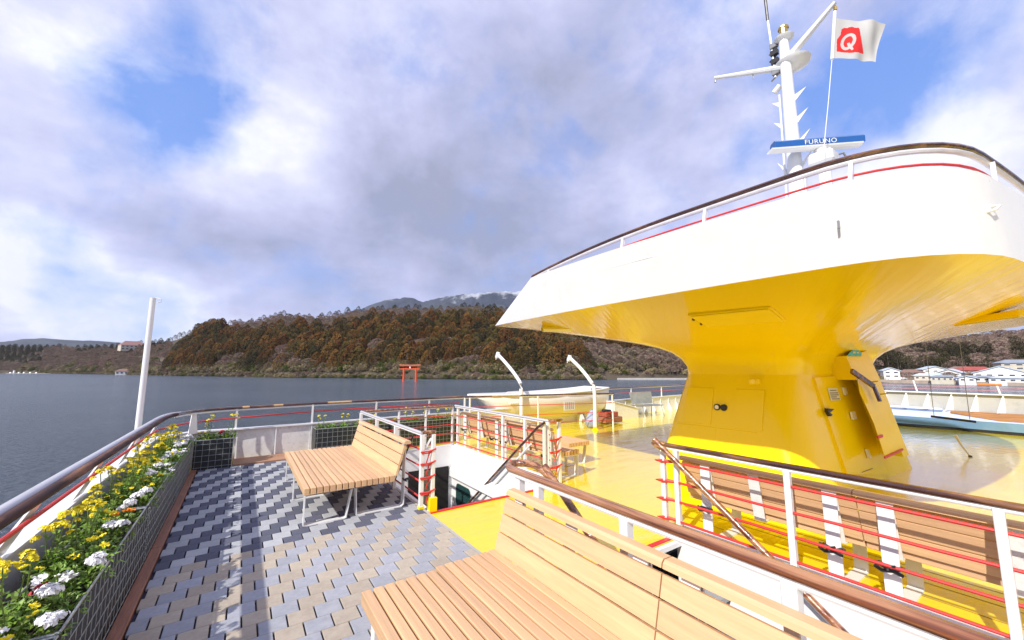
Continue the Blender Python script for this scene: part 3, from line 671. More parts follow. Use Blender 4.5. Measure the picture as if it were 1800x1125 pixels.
# parked cars on the promenade
carm = [mat('car_' + n, c, .3, coat=.6, var=.02) for n, c in (('white', (.75, .75, .75)), ('silver', (.45, .47, .5)), ('blue', (.06, .10, .25)), ('dark', (.04, .04, .05)))]
for i, (px, ci, cl) in enumerate(((1664, 0, 'white'), (1671, 1, 'silver'), (1679, 2, 'dark blue'), (1686, 0, 'white'), (1647, 3, 'black'), (1584, 0, 'white'))):
    b = bearing(px); d = interp(SH, b) + 14; q = thing('parked_car', f'{cl} car parked on the lakeside promenade of the town', 'car', 'cars parked on the promenade', (d * math.sin(b), d * math.cos(b), ZW + 1.65)); q.rotation_euler.z = -b + random.uniform(-.3, .3)
    q['label'] = f'{cl} car on the far promenade, ' + ('leftmost of the row by the cream shop', 'between the white and the blue car', 'between the silver and the last white car', 'nearest the kiosk', 'beside the cream shop', 'alone near the yellow tower')[i]
    mb = MB(); mb.add([(-2.1, -.85, .3), (2.1, -.85, .3), (2.1, .85, .3), (-2.1, .85, .3), (-2.0, -.82, .85), (2.0, -.82, .85), (2.0, .82, .85), (-2.0, .82, .85)], [(0, 1, 5, 4), (1, 2, 6, 5), (2, 3, 7, 6), (3, 0, 4, 7), (4, 5, 6, 7), (3, 2, 1, 0)])
    mb.add([(-1.2, -.78, .85), (1.4, -.78, .85), (1.4, .78, .85), (-1.2, .78, .85), (-.8, -.65, 1.4), (.9, -.65, 1.4), (.9, .65, 1.4), (-.8, .65, 1.4)], [(0, 1, 5, 4), (1, 2, 6, 5), (2, 3, 7, 6), (3, 0, 4, 7), (4, 5, 6, 7)]); mb.obj('body', carm[ci], q)
    for wx in (-1.3, 1.3): mb = MB(); mb.tube([(wx, -.9, .32), (wx, .9, .32)], .32, 10); mb.obj('wheel', M_black, q)

# ---------------------------------------------------------------- air between the ship and the far mountains
hz = bpy.data.materials.new('thin_air'); hz.use_nodes = True; T = NT(hz.node_tree); T.n.clear()
pvn = T.node('ShaderNodeVolumePrincipled', {'Color': (0.72, 0.80, 1.0, 1), 'Density': 0.00003, 'Anisotropy': 0.2})
T.l.new(pvn.outputs[0], T.node('ShaderNodeOutputMaterial').inputs['Volume'])
mb = MB(); mb.box(-9500, 9500, -9500, 9500, ZW - 3.5, 1250); stuff(mb.obj('haze', hz))
# ================================================================== the ship
ZD = -0.05                                    # yellow deck; paving top is z = 0
def yfar(x): return 9.72 if x < 1 else 9.72 + 0.068 * (x - 1)
# ---- deck sheets (two stairwell openings left free)
SX0, SX1 = 2.06, 4.04                         # stairwells between these x
A0, A1 = 4.90, 8.25                           # descending away
B0, B1 = -1.6, 2.70                           # descending towards the camera
mb = MB()
def slab(x0, x1, y0, y1, t=.08): mb.box(x0, x1, y0, y1, ZD - t, ZD)
slab(-1.15, SX0, -6, 9.6); slab(SX0, SX1, B1, A0); slab(SX0, SX1, A1, 9.6); slab(SX0, SX1, -6, B0); slab(SX1, 17.6, -6, 9.6)
xs = [-1.15, 0, 1, 3, 6, 9, 12, 15, 17.6]
for a, b in zip(xs, xs[1:]): mb.prism([(a, 9.6, ZD), (b, 9.6, ZD), (b, yfar(b) + .1, ZD), (a, yfar(a) + .1, ZD)], (0, 0, -.08))
struct(mb.obj('yellow_deck', M_deck))
# hull below
mb = MB(); ol = [(-1.3, -6), (-1.3, 9.0), (-.9, 9.8), (1, 9.95), (17, 11.1), (18.6, 10.6), (19, -6)]
n = len(ol)
mb.add([(x, y, ZD - .1) for x, y in ol] + [(x * .985 + .12, y * .985, ZW - .5) for x, y in ol], [(i, (i + 1) % n, n + (i + 1) % n, n + i) for i in range(n)])
hull = mb.obj('ship_hull', M_white); tag(hull, 'white hull of the ship below the deck edge', 'ship hull')

# ---- stairwell linings
def stairwell(y0, y1, name, label, descend):
    t = thing(name, label, 'stairwell')
    mb = MB(); zb = -2.6
    # walls: thin boxes outside the opening
    mb.box(SX1 - .05, SX1 - .002, y0, y1 - .052 if descend > 0 else y1, zb, ZD + .12); mb.obj('side_wall', M_white, t)
    mb = MB(); mb.box(SX0 + .002, SX0 + .05, y0, y1 - .052 if descend > 0 else y1, zb, ZD + .03); mb.obj('side_wall', M_white, t)
    mb = MB(); ye = y1 if descend > 0 else y0
    mb.box(SX0 + .002, SX1 - .002, ye - .05, ye - .002, zb, ZD + .12) if descend > 0 else mb.box(SX0 + .051, SX1 - .051, ye + .002, ye + .05, zb, ZD - .1); mb.obj('end_wall', M_white, t)
    mb = MB(); mb.box(SX0, SX1, y0, y1, zb - .05, zb); mb.obj('landing', M_grey, t)
    mb = MB()
    # rounded white coaming kerb along the opening
    mb.cbox(SX1, SX1 + .09, y0, y1, ZD, ZD + .13, .02)
    if descend > 0: mb.cbox(SX0, SX1 + .09, y1, y1 + .09, ZD, ZD + .128, .02)
    mb.obj('coaming', M_white, t)
    st = y0 if descend > 0 else y1
    for k in range(11):
        ys = st + descend * k * .27; z = ZD - .10 - .22 * k
        if k == 0: continue
        mb = MB(); mb.box(SX0 + .052, SX1 - .052, min(ys, ys + descend * .28), max(ys, ys + descend * .28), z - .05, z); s_ = mb.obj('step', M_grey, t)
    mb = MB(); e0 = st - .012 if descend > 0 else st - .05
    mb.box(SX0, SX1, st - .05 if descend > 0 else st, st if descend > 0 else st + .05, ZD + .002, ZD + .014); mb.obj('step_edge', M_redp, t)
    return t
s1 = stairwell(A0, A1, 'stairwell', 'white lined stairwell opening left of the yellow deck with door and window below', 1)
s2 = stairwell(B0, B1, 'stairwell', 'white lined stairwell opening behind the nearest tan bench', -1)
mb = MB(); mb.box(SX0, SX1, B1 - .055, B1 - .005, ZD - .06, ZD - .012); mb.obj('white_nosing', M_white, s2)
# inner ledge, window and door seen in the first stairwell
mb = MB(); mb.prism([(SX1 - .13, A0 + .1, -.42), (SX1 - .051, A0 + .1, -.32), (SX1 - .051, A0 + .1, -.60), (SX1 - .13, A0 + .1, -.56)], (0, A1 - A0 - .2, 0)); mb.obj('ledge', M_white, s1)
def rrect(cx, cz, w_, h_, r, n=5):
    o = []
    for qx, qz, a0 in ((1, 1, 0), (-1, 1, 90), (-1, -1, 180), (1, -1, 270)):
        for k in range(n + 1): a = R(a0 + 90 * k / n); o.append((cx + qx * (w_ / 2 - r) + r * math.cos(a), cz + qz * (h_ / 2 - r) + r * math.sin(a)))
    return o
mb = MB(); mb.prism([(SX1 - .062, y, z) for y, z in rrect(7.62, -.90, .72, .56, .14)], (.010, 0, 0)); wf = mb.obj('window', M_white2, s1)
mb = MB(); mb.prism([(SX1 - .072, y, z) for y, z in rrect(7.62, -.90, .64, .48, .11)], (.009, 0, 0)); mb.obj('pane', M_glass, wf)
mb = MB(); mb.box(3.0, 3.90, A1 - .08, A1 - .052, -2.4, -.36); dr = mb.obj('doorway', M_shade, s1)  # solid sheet, its near-black colour stands for the unlit opening
mb = MB(); mb.box(3.22, 3.52, A1 - .10, A1 - .082, -2.4, -.38); mb.obj('door_leaf', M_olive, dr)
mb = MB(); mb.tube([(2.62, A1 - .07, -.9), (2.62, A1 - .07, -1.1)], .02, 6); mb.obj('fixture', M_grey, s1)

# ---- pavers
pav = thing('paved_floor', 'floor of pavers in zigzag navy and grey far off and beige and grey nearby', 'paving')
pav['kind'] = 'structure'; del pav['category']
mb = MB(); mb.box(-.52, 2.0, -.5, 9.06, ZD + .002, -.024); mb.obj('paver_bed', M_grout, pav)
mb = MB(); mb.box(2.0, 2.03, -.5, 9.06, ZD + .002, -.001); mb.obj('edge_strip', m_conc, pav)
TW, TH = 0.1777, 0.1675
tile_list = []
for r_ in range(-24, 32):
    yf = 3.786 + TH * r_; y0 = yf - TH
    if yf > 9.1 or y0 < -.3: continue
    off = -.322 if r_ % 2 == 0 else -.411
    k0 = int(math.floor((-.52 - off) / TW)) - 1
    for k in range(k0, k0 + 18):
        xa = off + k * TW; xb = xa + TW
        xa = max(xa, -.52); xb = min(xb, 2.0)
        if xb - xa < .03: continue
        xc = off + (k + .5) * TW
        dk = round((xc + .411 - TW / 2 * r_) / TW) % 2 == 0
        far_ = r_ > 6
        m = (M_pn if dk else M_pl) if far_ else (M_pb if dk else M_pg)
        tile_list.append((y0, xa, xb, m, far_))
# a few odd pieces along the change of pattern
def visible_key(t):
    y, x = t[0], (t[1] + t[2]) / 2
    hid = y < 3.45 or (x > .60 and y < 2.75) or (.75 < x < 1.75 and 5.6 < y < 7.2)
    return (hid, y)
tile_list.sort(key=visible_key)
tm = {}
def tile_mesh(wd, m, var):
    key = (round(wd, 3), m.name, var)
    if key not in tm:
        mb = MB(); g = .0035; gx0 = .0055; c = .003
        mb.cbox(gx0, wd - gx0, g * .5, TH - g * .5, -.024, 0, c)
        tm[key] = mb.mesh('paver', m)
    return tm[key]
rest = {}
for i, (y0, xa, xb, m, far_) in enumerate(tile_list):
    dz = random.uniform(-.0012, .0008)
    if i < 300:
        put('paver', tile_mesh(xb - xa, m, 0), pav, (xa, y0, dz))
    else:
        q = rest.setdefault(0, MB()); mi_ = {M_pn: 0, M_pl: 1, M_pg: 2, M_pb: 3}[m]
        q.cbox(xa + .0055, xb - .0055, y0 + .0018, y0 + TH - .0018, -.024 + dz, dz, .003, mi_)
ro = rest[0].obj('remaining_pavers', [M_pn, M_pl, M_pg, M_pb], pav); stuff(ro)
# brown boards edging the paving
edge = thing('deck_edging', 'brown boards edging the paving along the long planter and far bulwark', 'edging')
for a, b in ((-.5, 2.35), (2.36, 5.35), (5.36, 9.06)):
    mb = MB(); mb.cbox(-.61, -.525, a, b, ZD, .012, .005); mb.obj('board', M_trim, edge)
mb = MB(); mb.cbox(-.02, 1.33, 9.07, 9.66, ZD, .012, .005); mb.obj('board', M_trimx, edge)
mb = MB(); mb.cbox(1.335, 2.02, 9.07, 9.18, ZD, .012, .005); mb.obj('board', M_trimx, edge)

# ---- planters with wire mesh
def planter(name, label, x0, x1, y0, y1, h, faces):
    t = thing(name, label, 'planter', 'mesh clad planter boxes', ((x0 + x1) / 2, (y0 + y1) / 2, 0)); L = t.location.copy()
    def put_(mb, n, m, **k): o = mb.obj(n, m, t, **k); o.location = -L; return o
    mb = MB()
    th = .015
    mb.box(x0, x1, y0, y0 + th, ZD, h); mb.box(x0, x1, y1 - th, y1, ZD, h); mb.box(x0, x0 + th, y0 + th, y1 - th, ZD, h); mb.box(x1 - th, x1, y0 + th, y1 - th, ZD, h); put_(mb, 'box', M_dark)
    mb = MB(); mb.box(x0 + th, x1 - th, y0 + th, y1 - th, h - .2, h - .05); put_(mb, 'soil', M_soil)
    g = MB(); s_ = .098; rr = .0028
    if 'E' in faces:
        y = y0 + .03
        while y < y1 - .01: g.tube([(x1 + .012, y, ZD + .01), (x1 + .012, y, h + .01)], rr, 5); y += s_
        z = .04
        while z < h + .03: g.tube([(x1 + .017, y0, z), (x1 + .017, y1, z)], rr, 5); z += s_
    if 'S' in faces:
        x = x0 + .03
        while x < x1 - .01: g.tube([(x, y0 - .012, ZD + .01), (x, y0 - .012, h + .01)], rr, 5); x += s_
        z = .04
        while z < h + .03: g.tube([(x0, y0 - .017, z), (x1, y0 - .017, z)], rr, 5); z += s_
    put_(g, 'wire_mesh', M_wire)
    mb = MB(); cz = h + .012
    for a, b in (((x0, y0), (x1, y0)), ((x1, y0), (x1, y1)), ((x1, y1), (x0, y1)), ((x0, y1), (x0, y0))): mb.tube([(*a, cz), (*b, cz)], .007, 6)
    put_(mb, 'rim', M_wire)
    if 'E' in faces:   # spiral wire ties at the joints between boxes
        mb = MB()
        for yy in (y0,):
            mb.tube([(x1 + .018 + .012 * math.cos(k * 1.2), yy - .012 + .012 * math.sin(k * 1.2), .02 + k * .0085) for k in range(58)], .002, 4)
        put_(mb, 'spiral_tie', M_wire)
    return t
PL = [planter('planter_box', 'long mesh clad planter nearest the camera at the lower left', -.93, -.625, .8, 2.85, .5, 'E'),
      planter('planter_box', 'mesh clad planter along the left rail beside the beige paving', -.93, -.625, 2.88, 4.93, .5, 'E'),
      planter('planter_box', 'mesh clad planter along the left rail beside the zigzag paving', -.93, -.625, 4.97, 7.02, .5, 'E'),
      planter('planter_box', 'mesh clad planter in the left rail row just before the corner', -.93, -.625, 7.06, 8.93, .5, 'E'),
      planter('planter_box', 'square planter in the far left corner with open mesh front', -.60, -.04, 8.98, 9.45, .49, 'S'),
      planter('planter_box', 'planter against the far bulwark behind the tan bench', 1.36, 2.86, 9.2, 9.6, .50, 'S'),
      planter('planter_box', 'planter against the far bulwark seen through the stairwell rail', 2.92, 4.62, 9.2, 9.62, .50, 'S')]

# ---- flowers
def leaf(mb, p, d, L, wd, droop=.3, mi=0):
    d = Vector(d).normalized(); side = d.cross(Vector((0, 0, 1)));
    side = side.normalized() if side.length > .01 else Vector((1, 0, 0))
    p = Vector(p); a = p + d * L * .45; b = p + d * L - Vector((0, 0, L * droop)); up = Vector((0, 0, wd * .18))
    mb.add([p, a - side * wd / 2 + up, a, a + side * wd / 2 + up, b], [(0, 2, 1), (0, 3, 2), (1, 2, 4), (2, 3, 4)], mi)
def foliage(seed, rad, h, n, lmin, lmax):
    r_ = random.Random(seed); mb = MB()
    for i in range(n):
        a = r_.uniform(0, 6.283); q = r_.uniform(0, 1) ** .6; e = r_.uniform(.0, 1.3)
        p = Vector((math.cos(a) * rad * q * .8, math.sin(a) * rad * q * .8, h * r_.uniform(.0, 1) * (1 - .45 * q)))
        d = Vector((math.cos(a) * math.cos(e), math.sin(a) * math.cos(e), math.sin(e) + .1)); leaf(mb, p, d, r_.uniform(lmin, lmax), r_.uniform(.45, .62) * lmin * 1.1, r_.uniform(.1, .6))
    for i in range(7):
        a = r_.uniform(0, 6.28); mb.tube([(0, 0, -.03), (math.cos(a) * rad * .4, math.sin(a) * rad * .4, h * .8)], .0025, 4, mi=1)
    return mb.mesh('foliage', [M_leaf, M_stem], fix=False)
def pansy(seed, m, s=.026, ctr=M_fy):
    r_ = random.Random(seed); mb = MB()
    for k in range(5):
        a = k * 1.2566 + r_.uniform(-.15, .15); pts = [(0, 0, 0)]
        for j in range(6):
            b = -0.75 + 1.5 * j / 5; rr = s * (1.25 - .35 * abs(b)) * r_.uniform(.93, 1.07)
            pts.append((rr * math.cos(a + b * .85), rr * math.sin(a + b * .85), .006 * math.sin(j * 2.1 + k) + .004 * (k % 2)))
        mb.add(pts, [(0, j, j + 1) for j in range(1, 6)])
    mb.add([(.004 * math.cos(k), .004 * math.sin(k), .008) for k in range(6)], [tuple(range(6))], 1)
    return mb.mesh('blossom', [m, ctr], fix=False)
def ball(seed, m, s=.045, n=46, flat=.6):   # many petalled head
    r_ = random.Random(seed); mb = MB()
    for i in range(n):
        a = r_.uniform(0, 6.283); e = r_.uniform(.05, 1.5); q = r_.uniform(.6, 1.0)
        c = Vector((math.cos(a) * math.cos(e), math.sin(a) * math.cos(e), math.sin(e) * flat)) * s * q
        nn = Vector((math.cos(a) * math.cos(e) + r_.uniform(-.4, .4), math.sin(a) * math.cos(e) + r_.uniform(-.4, .4), math.sin(e) + .3)).normalized(); t = nn.cross(Vector((r_.uniform(-1, 1), r_.uniform(-1, 1), .3))).normalized(); b = nn.cross(t); k = s * r_.uniform(.28, .42)
        mb.add([c - t * k, c - b * k * .8 + nn * k * .2, c + t * k, c + b * k * .8 + nn * k * .3], [(0, 1, 2, 3)])
    return mb.mesh('blossom', m, fix=False)
def spike(seed, m, h=.22):                 # tall stem with leaves and a loose yellow head
    r_ = random.Random(seed); mb = MB(); top = Vector((r_.uniform(-.05, .05), r_.uniform(-.05, .05), h))
    mb.tube([(0, 0, 0), tuple(top * .5 + Vector((.01, 0, 0))), tuple(top)], .003, 5, mi=1)
    for i in range(9): a = r_.uniform(0, 6.28); leaf(mb, top * r_.uniform(.05, .8), (math.cos(a), math.sin(a), .5), .055, .022, .2, 0)
    return mb.mesh('stem', [M_leaf, M_stem], fix=False), top
FO = [foliage(s, .12, .13, 95, .045, .075) for s in range(4)]
FO2 = [foliage(10 + s, .13, .09, 110, .035, .055) for s in range(2)]
SP = [spike(s, M_fy, .24 + .05 * (s % 3)) for s in range(5)]
BY = [ball(s, M_fy, .030 + .006 * (s % 2), 34, .7) for s in range(3)]
BW = [ball(20 + s, M_fw, .040, 60, .55) for s in range(3)]; BR = [ball(30, M_fr, .042, 46, .5)]
PW = [pansy(s, M_fw, .024) for s in range(2)]; PP = [pansy(4, M_fp, .03)]; PO = [pansy(5, M_fo, .018)]; PY = [pansy(6, M_fy, .022)]
WHERE = ['near the camera', 'beside the beige paving', 'beside the zigzag paving', 'just before the corner', 'in the square corner planter', 'behind the tan bench', 'beyond the stairwell']
DESC = {'y': ('yellow_flower_plant', 'leggy plant with tall stems of yellow flowers'), 'w': ('white_flower_plant', 'low leafy plant with bunched white flowers'), 'p': ('pansy_plant', 'low green plant with small white open pansies'),
        'r': ('red_flower_plant', 'low plant with a crimson flower head'), 'k': ('pink_flower_plant', 'low plant with pale pink yellow eyed flowers'), 'o': ('orange_flower_plant', 'low plant with small orange flowers'), 'g': ('leafy_plant', 'bushy green leafy plant with few small yellow flowers')}
fc = {}
def flower(kind, x, y, pi, z=.45, sc=1.0):
    nm, ds = DESC[kind]; q = thing(nm, f'{ds} in the planter {WHERE[pi]}' if pi < 4 and pi else f'{ds} {WHERE[pi]}', 'flowering plant' if kind != 'g' else 'plant', 'plants in the planters', (x, y, z))
    if pi == 0: q['label'] = f'{ds} in the planter nearest the camera'
    q.rotation_euler.z = random.uniform(0, 6.28); q.scale = (sc,) * 3
    fo = random.choice(FO if kind in 'ygk' else FO2); put('foliage', fo, q)
    def bl(lst, x_, y_, z_, tilt=.5, s=1.0): put('blossom', random.choice(lst), q, (x_, y_, z_), (random.uniform(-tilt, tilt), random.uniform(-tilt, tilt), random.uniform(0, 6.28)), (s,) * 3)
    def around(n, rr, zz, lst, s=1.0, tilt=.5):
        for i in range(n): a = random.uniform(0, 6.28); q_ = rr * random.uniform(.2, 1) ** .5; bl(lst, math.cos(a) * q_, math.sin(a) * q_, zz * random.uniform(.85, 1.15), tilt, s * random.uniform(.85, 1.15))
    if kind == 'y':
        for i in range(random.choice((2, 3))):
            me, top = random.choice(SP); ox, oy = random.uniform(-.06, .06), random.uniform(-.06, .06); put('stem', me, q, (ox, oy, .04))
            bl(BY, ox + top.x, oy + top.y, .04 + top.z, .4, 1.0)
            if random.random() < .7: bl(BY, ox + top.x + random.uniform(-.04, .04), oy + top.y + random.uniform(-.04, .04), .04 + top.z - .045, .6, .7)
    elif kind == 'w': around(3, .06, .14, BW, 1.0, .3)
    elif kind == 'p': around(6, .11, .12, PW)
    elif kind == 'r': around(2, .04, .13, BR)
    elif kind == 'k': around(4, .08, .14, PP, 1.2)
    elif kind == 'o': around(5, .08, .13, PO)
    elif kind == 'g': around(3, .09, .15, PY, .8)
random.seed(21)
def pidx(y): return 0 if y < 2.86 else 1 if y < 4.95 else 2 if y < 7.04 else 3
fixed = [('k', -.80, 2.62), ('w', -.72, 2.42), ('y', -.90, 2.55), ('w', -.70, 2.90), ('g', -.80, 2.98), ('y', -.90, 2.85), ('p', -.84, 2.80), ('g', -.73, 2.66), ('y', -.86, 3.12), ('w', -.72, 3.22), ('r', -.83, 3.30), ('p', -.80, 3.42),
         ('w', -.70, 3.55), ('g', -.82, 3.60), ('y', -.88, 3.78), ('g', -.72, 3.80), ('y', -.84, 4.02), ('g', -.72, 4.05), ('y', -.86, 4.28), ('w', -.70, 4.32), ('g', -.80, 4.48), ('o', -.72, 4.62), ('y', -.87, 4.70), ('w', -.72, 4.82)]
for k, x, y in fixed: flower(k, x, y, pidx(y), sc=random.uniform(.95, 1.15))
for k in range(0, 22, 2): flower('y', -.885 + random.uniform(-.015, .03), 2.7 + k * .275 + random.uniform(-.05, .05), pidx(2.7 + k * .275), sc=random.uniform(.98, 1.12))  # extra yellow plants added to shade the sun streak on the paving
y = 5.08
while y < 8.85:
    flower(random.choice('yyg'), -.86 + random.uniform(-.03, .02), y + random.uniform(-.04, .04), pidx(y), sc=random.uniform(1.0, 1.2))
    flower(random.choice('ggwpyp'), -.72 + random.uniform(-.02, .03), y + .08 + random.uniform(-.04, .04), pidx(y), sc=random.uniform(.95, 1.15)); y += .20
for x, k in ((-.48, 'g'), (-.36, 'y'), (-.20, 'r'), (-.10, 'y')): flower(k, x, 9.2, 4, sc=1.15)
for x, k in ((1.48, 'y'), (1.68, 'g'), (1.95, 'y'), (2.2, 'g'), (2.5, 'y'), (2.72, 'g')): flower(k, x, 9.38, 5, sc=1.1)
for x, k in ((3.05, 'g'), (3.2, 'r'), (3.42, 'y'), (3.6, 'g'), (3.85, 'y'), (4.05, 'g'), (4.2, 'y'), (4.45, 'y')): flower(k, x, 9.38, 6, sc=1.0)

ORD = ['first', 'second', 'third', 'fourth', 'fifth', 'sixth', 'seventh', 'eighth', 'ninth', 'tenth', 'eleventh', 'twelfth', 'thirteenth', 'fourteenth', 'fifteenth', 'sixteenth', 'seventeenth', 'eighteenth', 'nineteenth', 'twentieth']
same = {}
for o in C.objects:
    if o.get('group') == 'plants in the planters': same.setdefault(o['label'], []).append(o)
for lab, obs in same.items():
    if len(obs) < 2: continue
    far_row = obs[0].location.y > 9.1; obs.sort(key=lambda q: q.location.x if far_row else q.location.y)
    for i, q in enumerate(obs):
        d_ = {'y': 'tall yellow flowers', 'w': 'bunched white flowers', 'p': 'small white pansies', 'r': 'crimson flowers', 'k': 'pink flowers', 'o': 'orange flowers', 'g': 'bushy leafy plant'}[next(k for k, v_ in DESC.items() if q.name.split('.')[0] == v_[0])]
        wh = 'of the planter nearest the camera' if 'nearest the camera' in lab else next(('of the planter ' if i_ < 4 else 'of the row ') + w_ for i_, w_ in enumerate(WHERE) if w_ in lab)
        q['label'] = f"{d_}, {ORD[i]} from the {'left' if far_row else 'near'} end {wh}"

# ---- bulwark along the left side and across the far side
bul = thing('bulwark', 'white steel bulwark with flange and gussets round the left and far deck edge', 'bulwark')
mb = MB(); mb.prism([(-1.16, -2, ZD - .4), (-1.13, -2, .60), (-1.155, -2, .60), (-1.19, -2, ZD - .4)], (0, 10.9, 0)); mb.obj('side_plate', M_white2, bul)
mb = MB()
def path_left(x_off, zc, y_start=-2):            # plan curve of the port quarter
    pts = [(-1.17 + x_off, y, zc) for y in (y_start, 2, 5, 7.6)]
    for k in range(1, 8): a = R(90 * k / 8); cx_, cy_ = -.25 + x_off * .2, 8.55; pts.append((cx_ - (.92 - x_off * .8) * math.cos(a), cy_ + (1.17 - x_off) * math.sin(a) * 1.0, zc))
    return pts
fl = path_left(0, .615)
def sweep_flat(pts, wd, th):
    mb = MB(); P = [Vector(p) for p in pts]; n = len(P); vs = []
    for i, p in enumerate(P):
        t = (P[min(i + 1, n - 1)] - P[max(i - 1, 0)]).normalized(); s_ = t.cross(Vector((0, 0, 1))).normalized()
        for a, b in ((-1, -1), (1, -1), (1, 1), (-1, 1)): vs.append(p + s_ * a * wd / 2 + Vector((0, 0, b * th / 2)))
    fs = [(i * 4 + k, i * 4 + (k + 1) % 4, i * 4 + 4 + (k + 1) % 4, i * 4 + 4 + k) for i in range(n - 1) for k in range(4)] + [(3, 2, 1, 0), tuple((n - 1) * 4 + k for k in range(4))]
    return mb.add(vs, fs)
farpts = [(x, yfar(x) + (.03 if x > .2 else .0), .57) for x in (0.0, .7, 1.35, 2.5, 4, 6, 8, 10, 12, 14, 16, 17.6)]
sweep_flat([(p[0], p[1], .612 - .035 * min(1, i / 10)) for i, p in enumerate(fl)] + farpts, .15, .025).obj('flange', M_white, bul)
# curved corner plate
mb = MB(); cc = [p for p in fl[3:]] + [(0.0, 9.75, .6)]
vs = [(x, y, ZD - .3) for x, y, z in cc] + [(x, y, .60 - .04) for x, y, z in cc]; n = len(cc); mb.add(vs, [(i, i + 1, n + i + 1, n + i) for i in range(n - 1)]); o = mb.obj('corner_plate', M_white2, bul, fix=False)
o.modifiers.new('solid', 'SOLIDIFY').thickness = .02
for a, b in ((0.0, .66), (.67, 1.33), (1.34, 2.9), (2.91, 5.1), (5.11, 9.5), (9.51, 13.5), (13.51, 17.6)):
    mb = MB(); mb.prism([(a, yfar(a), ZD), (b, yfar(b), ZD), (b, yfar(b), .555), (a, yfar(a), .555)], (0, .03, 0)); mb.obj('panel', M_white2, bul)
for x in [-.0, .665, 1.335, 2.9] + [10.1 + .62 * k for k in range(12)]:
    mb = MB(); yy = yfar(x); mb.prism([(x, yy - .012, ZD), (x, yy - (.20 if x > 5 else .06), ZD), (x, yy - .03, .30), (x, yy - .03, .553), (x, yy - .002, .553)], (.025, 0, 0)); mb.obj('web', M_white, bul)
for yc in (1.2, 2.6, 4.0, 5.45, 6.95, 8.4):      # slanted gusset plates up to the rail
    mb = MB(); mb.prism([(-1.12, yc - .42, .63), (-1.12, yc - .12, .63), (-1.02, yc + .18, .955), (-1.02, yc + .05, .955)], (-.014, 0, 0)); mb.obj('gusset', M_white, bul)
mb = MB(); mb.prism([(-.70, 9.12, .60), (-.58, 9.22, .60), (-.62, 9.28, .965), (-.68, 9.22, .965)], (-.01, .01, 0)); mb.obj('gusset', M_white, bul)

# ---- rails
def arc_pts(c, r0, a0, a1, n, z): return [(c[0] + r0 * math.cos(R(a0 + (a1 - a0) * k / n)), c[1] + r0 * math.sin(R(a0 + (a1 - a0) * k / n)), z) for k in range(n + 1)]
outer = [(-.94, y, 1.0) for y in (-2, 1, 4, 6.5, 7.8)] + [(-.925, 8.3, 1.0), (-.86, 8.72, 1.0), (-.72, 9.08, 1.0), (-.5, 9.33, 1.0), (-.2, 9.47, 1.0), (.2, 9.56, 1.0), (.8, 9.68, 1.0), (1.6, 9.78, 1.0), (2.6, 9.84, 1.0), (3.8, 9.84, 1.0), (5.1, 9.86, 1.0)]
rail1 = thing('guard_rail', 'outer rail with worn wooden cap curving round the left corner of the deck', 'railing')
def densify(pts, k=3):
    P = [Vector(p) for p in pts]; out = []
    for i in range(len(P) - 1):
        p0 = P[max(i - 1, 0)]; p1 = P[i]; p2 = P[i + 1]; p3 = P[min(i + 2, len(P) - 1)]
        for j in range(k):
            t = j / k; out.append(.5 * ((2 * p1) + (-p0 + p2) * t + (2 * p0 - 5 * p1 + 4 * p2 - p3) * t * t + (-p0 + 3 * p1 - 3 * p2 + p3) * t ** 3))
    out.append(P[-1]); return out
od = densify(outer)
left_part = [p for p in od if p.y < 8.75 and p.x < -.8]; far_part = [p for p in od if not (p.y < 8.75 and p.x < -.8)]
mb = MB(); mb.tube([(p.x + .012, p.y, p.z) for p in left_part], .034, 10, flat=.8); mb.obj('wooden_cap', M_wdull, rail1, smooth=True)
mb = MB(); mb.tube([left_part[-1]] + far_part, .030, 10, flat=.8); mb.obj('wooden_cap', M_woodx, rail1, smooth=True)
mb = MB(); mb.tube([(p.x - .052, p.y, p.z) for p in left_part if p.y < 8.5] + [(-.93, 8.72, .995), (-.82, 8.98, .985)], .036, 12); mb.obj('pipe', M_silver, rail1, smooth=True)
mb = MB(); mb.tube([(p.x, p.y, p.z - .045) for p in [left_part[-1]] + far_part], .016, 8); mb.obj('support_pipe', M_legs, rail1, smooth=True)
# pale worn patches where the varnish has gone
m_pale = mat('bare_worn_wood', (0.50, 0.31, 0.15), .6, var=.25, vscale=14, bump=.4, bscale=60, bdist=.003)
def patch(parent, p0, p1, r_):
    mb = MB(); P0 = Vector(p0); P1 = Vector(p1); mb.tube([P0.lerp(P1, k / 4) for k in range(5)], [r_ * .9, r_ * 1.05, r_ * 1.02, r_ * 1.05, r_ * .85], 10, flat=.82); return mb.obj('worn_patch', m_pale, parent, smooth=True)
for a, b in ((.55, .8), (1.55, 2.2), (3.65, 3.76), (.0, .2)):
    f_ = lambda x: (x, 9.53 + .18 * min(1, x / .8) * (1 if x > 0 else 0) + .12 * min(1, max(0, (x - .8) / 1.6)) if x > .15 else 9.51, 1.0)
    pa = min(far_part, key=lambda p: abs(p.x - a)); pb = min(far_part, key=lambda p: abs(p.x - b))
    if (pa - pb).length > .03: patch(rail1, pa, pb, .031)
mb = MB(); mb.tube([(-1.04, -2, .80), (-1.04, 7.8, .80), (-1.02, 8.4, .80), (-.93, 8.85, .79), (-.75, 9.2, .79), (-.45, 9.45, .79), (0, 9.6, .80), (.8, 9.74, .81), (1.6, 9.82, .83), (2.6, 9.86, .83), (5.0, 9.9, .83)], .014, 8); mb.obj('red_rope', M_red, rail1, smooth=True)
for x in (-.02, 1.35, 2.75, 4.15): mb = MB(); mb.bar((x, yfar(x) + .01, .56), (x, yfar(x) + .0, .98), .035, .03); mb.obj('post', M_legs, rail1)
